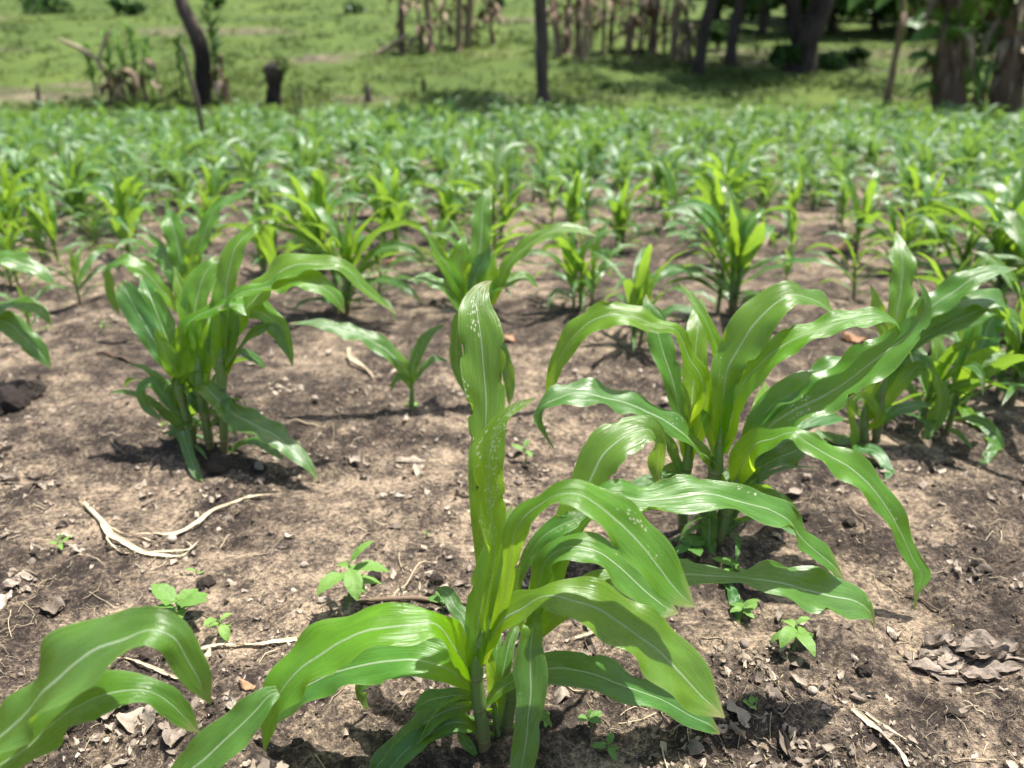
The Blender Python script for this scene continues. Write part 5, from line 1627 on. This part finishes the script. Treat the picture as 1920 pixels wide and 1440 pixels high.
# banana plants on the right
def banana(label, pts, tone, leaves, dead, seed, tone2=None):
    g = gpt(pts[0][0], pts[0][1])
    t = thing('banana_plant', label, 'banana plant', g, 'banana plants at the right field edge')
    V, F, uv, a, C, r = trunk_mesh(g, pts, g[1], tone, 12, 30, .2, seed)
    link('trunk', newmesh('trunk', V, F, None, a), M_DRYSTEM, t)
    rs = np.random.default_rng(seed)
    for (dy, wpx, tn, lp) in leaves:
        R = hermite([(p[0], p[1], 0.0, p[2]) for p in lp], 20)
        Cc = np.array([at(q[0], q[1], g[1] + dy * f) for q, f in zip(R, np.linspace(0, 1, 20))])
        sc = ((Cc - CAMP) @ FWD) / FPX
        tx, ty = np.gradient(R[:, 0]), np.gradient(R[:, 1])
        l = np.hypot(tx, ty)
        S = ((-ty / l)[:, None] * RIGHT - (tx / l)[:, None] * UPV) * (np.maximum(R[:, 3], 1) / 2 * sc)[:, None] + FWD * (R[:, 3] / 4 * sc * -(tx / l))[:, None]
        V, F, uv, _ = ribbon(Cc, S, .3, .5, .15, .5, seed, 7, .9, 0, 0)
        link('leaf', newmesh('leaf', V - g, F, None, {'tone': np.clip(np.full(len(V), tn) + rs.normal(0, .04, len(V)), 0, 1)}), M_BANANA, t)
    for i in range(dead // 5):                       # green leaves arching out between the dead ones
        f = rs.uniform(.35, .95)
        p0 = C[int(f * (len(C) - 1))]
        a_ = rs.uniform(3.3, 6.1) if i % 3 else rs.uniform(0, 6.28)
        L = rs.uniform(1.1, 2.1)
        v = np.linspace(0, 1, 14)
        th = rs.uniform(.3, .8) + rs.uniform(1.2, 2.0) * v ** 1.3
        d = np.stack([np.sin(th) * math.cos(a_), np.sin(th) * math.sin(a_), np.cos(th)], 1)
        Cc = p0 + np.cumsum(d, 0) * L / 14
        w = rs.uniform(.14, .26) * np.clip(np.sin(3.14 * np.clip(v + .05, 0, 1)), .06, 1)
        S = np.stack([np.full(14, math.sin(a_)), np.full(14, -math.cos(a_)), np.zeros(14)], 1) * w[:, None]
        V, F, uv, _ = ribbon(Cc, S, .3, .5, .2, .3, seed * 5 + i, 5, .9, 0, 0)
        V[:, 2] = np.maximum(V[:, 2], .02)
        link('leaf', newmesh('leaf', V, F, None, {'tone': np.full(len(V), rs.uniform(.4, 1.0))}), M_BANANA, t)
    for i in range(dead):
        f = rs.uniform(.25, .95)
        p0 = C[int(f * (len(C) - 1))]
        a_ = rs.uniform(0, 6.28)
        L = min(rs.uniform(.6, 1.4), p0[2])
        v = np.linspace(0, 1, 14)
        th = .9 + 2.1 * v ** .5
        d = np.stack([np.sin(th) * math.cos(a_), np.sin(th) * math.sin(a_), np.cos(th)], 1)
        Cc = p0 + np.cumsum(d, 0) * L / 14
        w = rs.uniform(.03, .09) * np.clip(np.sin(3.14 * np.clip(v + .1, 0, 1)), .15, 1)
        S = np.stack([np.full(14, math.sin(a_)), np.full(14, -math.cos(a_)), np.zeros(14)], 1) * w[:, None]
        V, F, uv, _ = ribbon(Cc, S, .5, .5, .5, .15, seed * 9 + i, 5, .9, 0, 0)
        V[:, 2] = np.maximum(V[:, 2], .02)
        link('dead_leaf', newmesh('dead_leaf', V, F, None, {'tone': np.full(len(V), rs.uniform(.2, 1.0))}), M_DRYSTEM, t)


banana('slender banana plant with a reddish foot, left of the shaggy ones', [(1660, 200, 16, .45), (1668, 160, 14, .6), (1678, 110, 12, .7), (1690, 50, 12, .6), (1692, 0, 11, .6), (1690, -50, 8, .6)], .6,
       [(.0, 1, .8, [(1680, 95, 12), (1692, 50, 16), (1690, 0, 18), (1686, -60, 4)]), (-.3, 1, .35, [(1690, 45, 5), (1720, 45, 26), (1760, 60, 28), (1795, 82, 4)]), (.2, 1, .5, [(1690, 0, 5), (1650, -30, 40), (1610, -10, 30), (1590, 20, 3)])], 2, 81)
banana('shaggy banana plant clothed in hanging dead leaves, with one bright upright leaf', [(1778, 222, 66, .15), (1778, 180, 60, .2), (1776, 130, 52, .3), (1782, 80, 40, .4), (1786, 20, 34, .4), (1790, -60, 24, .4)], .3,
       [(.2, 1, .95, [(1808, 115, 8), (1812, 85, 28), (1822, 45, 34), (1836, 10, 30), (1850, -25, 4)]), (-.3, 1, .35, [(1786, 90, 6), (1765, 62, 22), (1735, 62, 26), (1705, 80, 3)]),
        (-.3, 1, .2, [(1770, 130, 5), (1745, 108, 18), (1718, 104, 18), (1700, 112, 3)]), (.0, 1, .3, [(1800, 120, 5), (1830, 100, 20), (1862, 92, 24), (1890, 112, 3)]),
        (-.3, 1, .55, [(1776, 60, 5), (1760, 30, 24), (1735, 25, 26), (1712, 42, 3)]), (-.3, 1, .8, [(1800, 150, 5), (1812, 120, 16), (1830, 150, 20), (1836, 190, 3)]), (-.35, 1, .5, [(1765, 190, 5), (1745, 160, 14), (1722, 165, 14), (1708, 185, 2)]),
        (-.2, 1, .7, [(1800, 175, 5), (1820, 140, 20), (1840, 120, 18), (1862, 118, 2)]), (.3, 1, .4, [(1790, -30, 6), (1740, -60, 50), (1690, -40, 50), (1640, 20, 4)])], 70, 82)
banana('shaggy brown banana plant cut by the right picture edge', [(1888, 225, 60, .2), (1888, 180, 56, .3), (1893, 130, 50, .35), (1897, 70, 40, .45), (1900, 0, 34, .4), (1904, -60, 26, .4)], .35,
       [(-.2, 1, .4, [(1895, 60, 6), (1905, 75, 30), (1915, 100, 30), (1925, 135, 4)]), (-.3, 1, .6, [(1885, 150, 5), (1870, 120, 18), (1855, 130, 18), (1846, 165, 3)]), (-.3, 1, .85, [(1892, 110, 5), (1908, 90, 22), (1922, 120, 22), (1930, 160, 3)]), (-.2, 1, .25, [(1890, 40, 5), (1870, 50, 22), (1850, 75, 20), (1840, 110, 3)]), (.2, 1, .45, [(1898, 0, 6), (1930, -40, 50), (1980, -30, 50), (2020, 40, 4)])], 70, 83)
banana('young banana sucker between the two shaggy banana plants', [(1838, 215, 18, .3), (1838, 180, 16, .5), (1840, 150, 14, .6)], .5,
       [(-.1, 1, .6, [(1838, 170, 5), (1828, 140, 20), (1822, 110, 18), (1815, 90, 2)]), (-.1, 1, .4, [(1840, 180, 5), (1860, 165, 18), (1880, 180, 14), (1890, 195, 2)]), (-.1, 1, .85, [(1836, 190, 4), (1820, 170, 14), (1805, 175, 12), (1795, 195, 2)])], 6, 84)


# low weeds and grass over the slope: past counting
def build_cover():
    rs = np.random.default_rng(99)
    n = 30000
    u = rs.uniform(0, 1, n)
    y = 17.2 * (62 / 17.2) ** u
    x = rs.uniform(-0.85, 0.85, n) * y
    den = fbm(x * .5, y * .5, 101, 3)
    ok = rs.uniform(0, 1, n) < np.clip((den - .30) * 3, .1, 1)
    x, y = x[ok], y[ok]
    z = gz(x, y)
    n = len(x)
    m = 5
    P = np.repeat(np.stack([x, y, z], 1), m, 0)
    a = rs.uniform(0, 6.28, n * m)
    el = rs.uniform(.3, 1.3, n * m)
    L = rs.uniform(.05, .16, n * m) * np.repeat(.7 + .9 * fbm(x * .8, y * .8, 107, 2), m)
    d = np.stack([np.cos(a) * np.cos(el), np.sin(a) * np.cos(el), np.sin(el)], 1)
    s = np.stack([-np.sin(a), np.cos(a), np.zeros_like(a)], 1) * (L * rs.uniform(.12, .3, n * m))[:, None]
    q0 = P + rs.normal(0, .06, (n * m, 3)) * np.array([1, 1, 0])
    mid = q0 + d * (L * .55)[:, None]
    tip = q0 + d * L[:, None] - np.array([0, 0, 1]) * (L * .15)[:, None]
    V = np.stack([q0, mid + s, tip, mid - s], 1).reshape(-1, 3)
    F = np.arange(4 * n * m).reshape(-1, 4)
    tone = np.repeat(np.clip(rs.normal(0, .14, n * m) + np.repeat(np.clip(fbm(x * .25, y * .4, 113, 3) * 1.6 - .25, 0, 1), m), 0, 1), 4)
    o = link('grass', newmesh('grass', V, F, None, {'tone': tone}, False), M_GRASS)
    tag(o, 'low green weeds and grass covering the slope behind the field', 'grass', None, 'stuff')


build_cover()
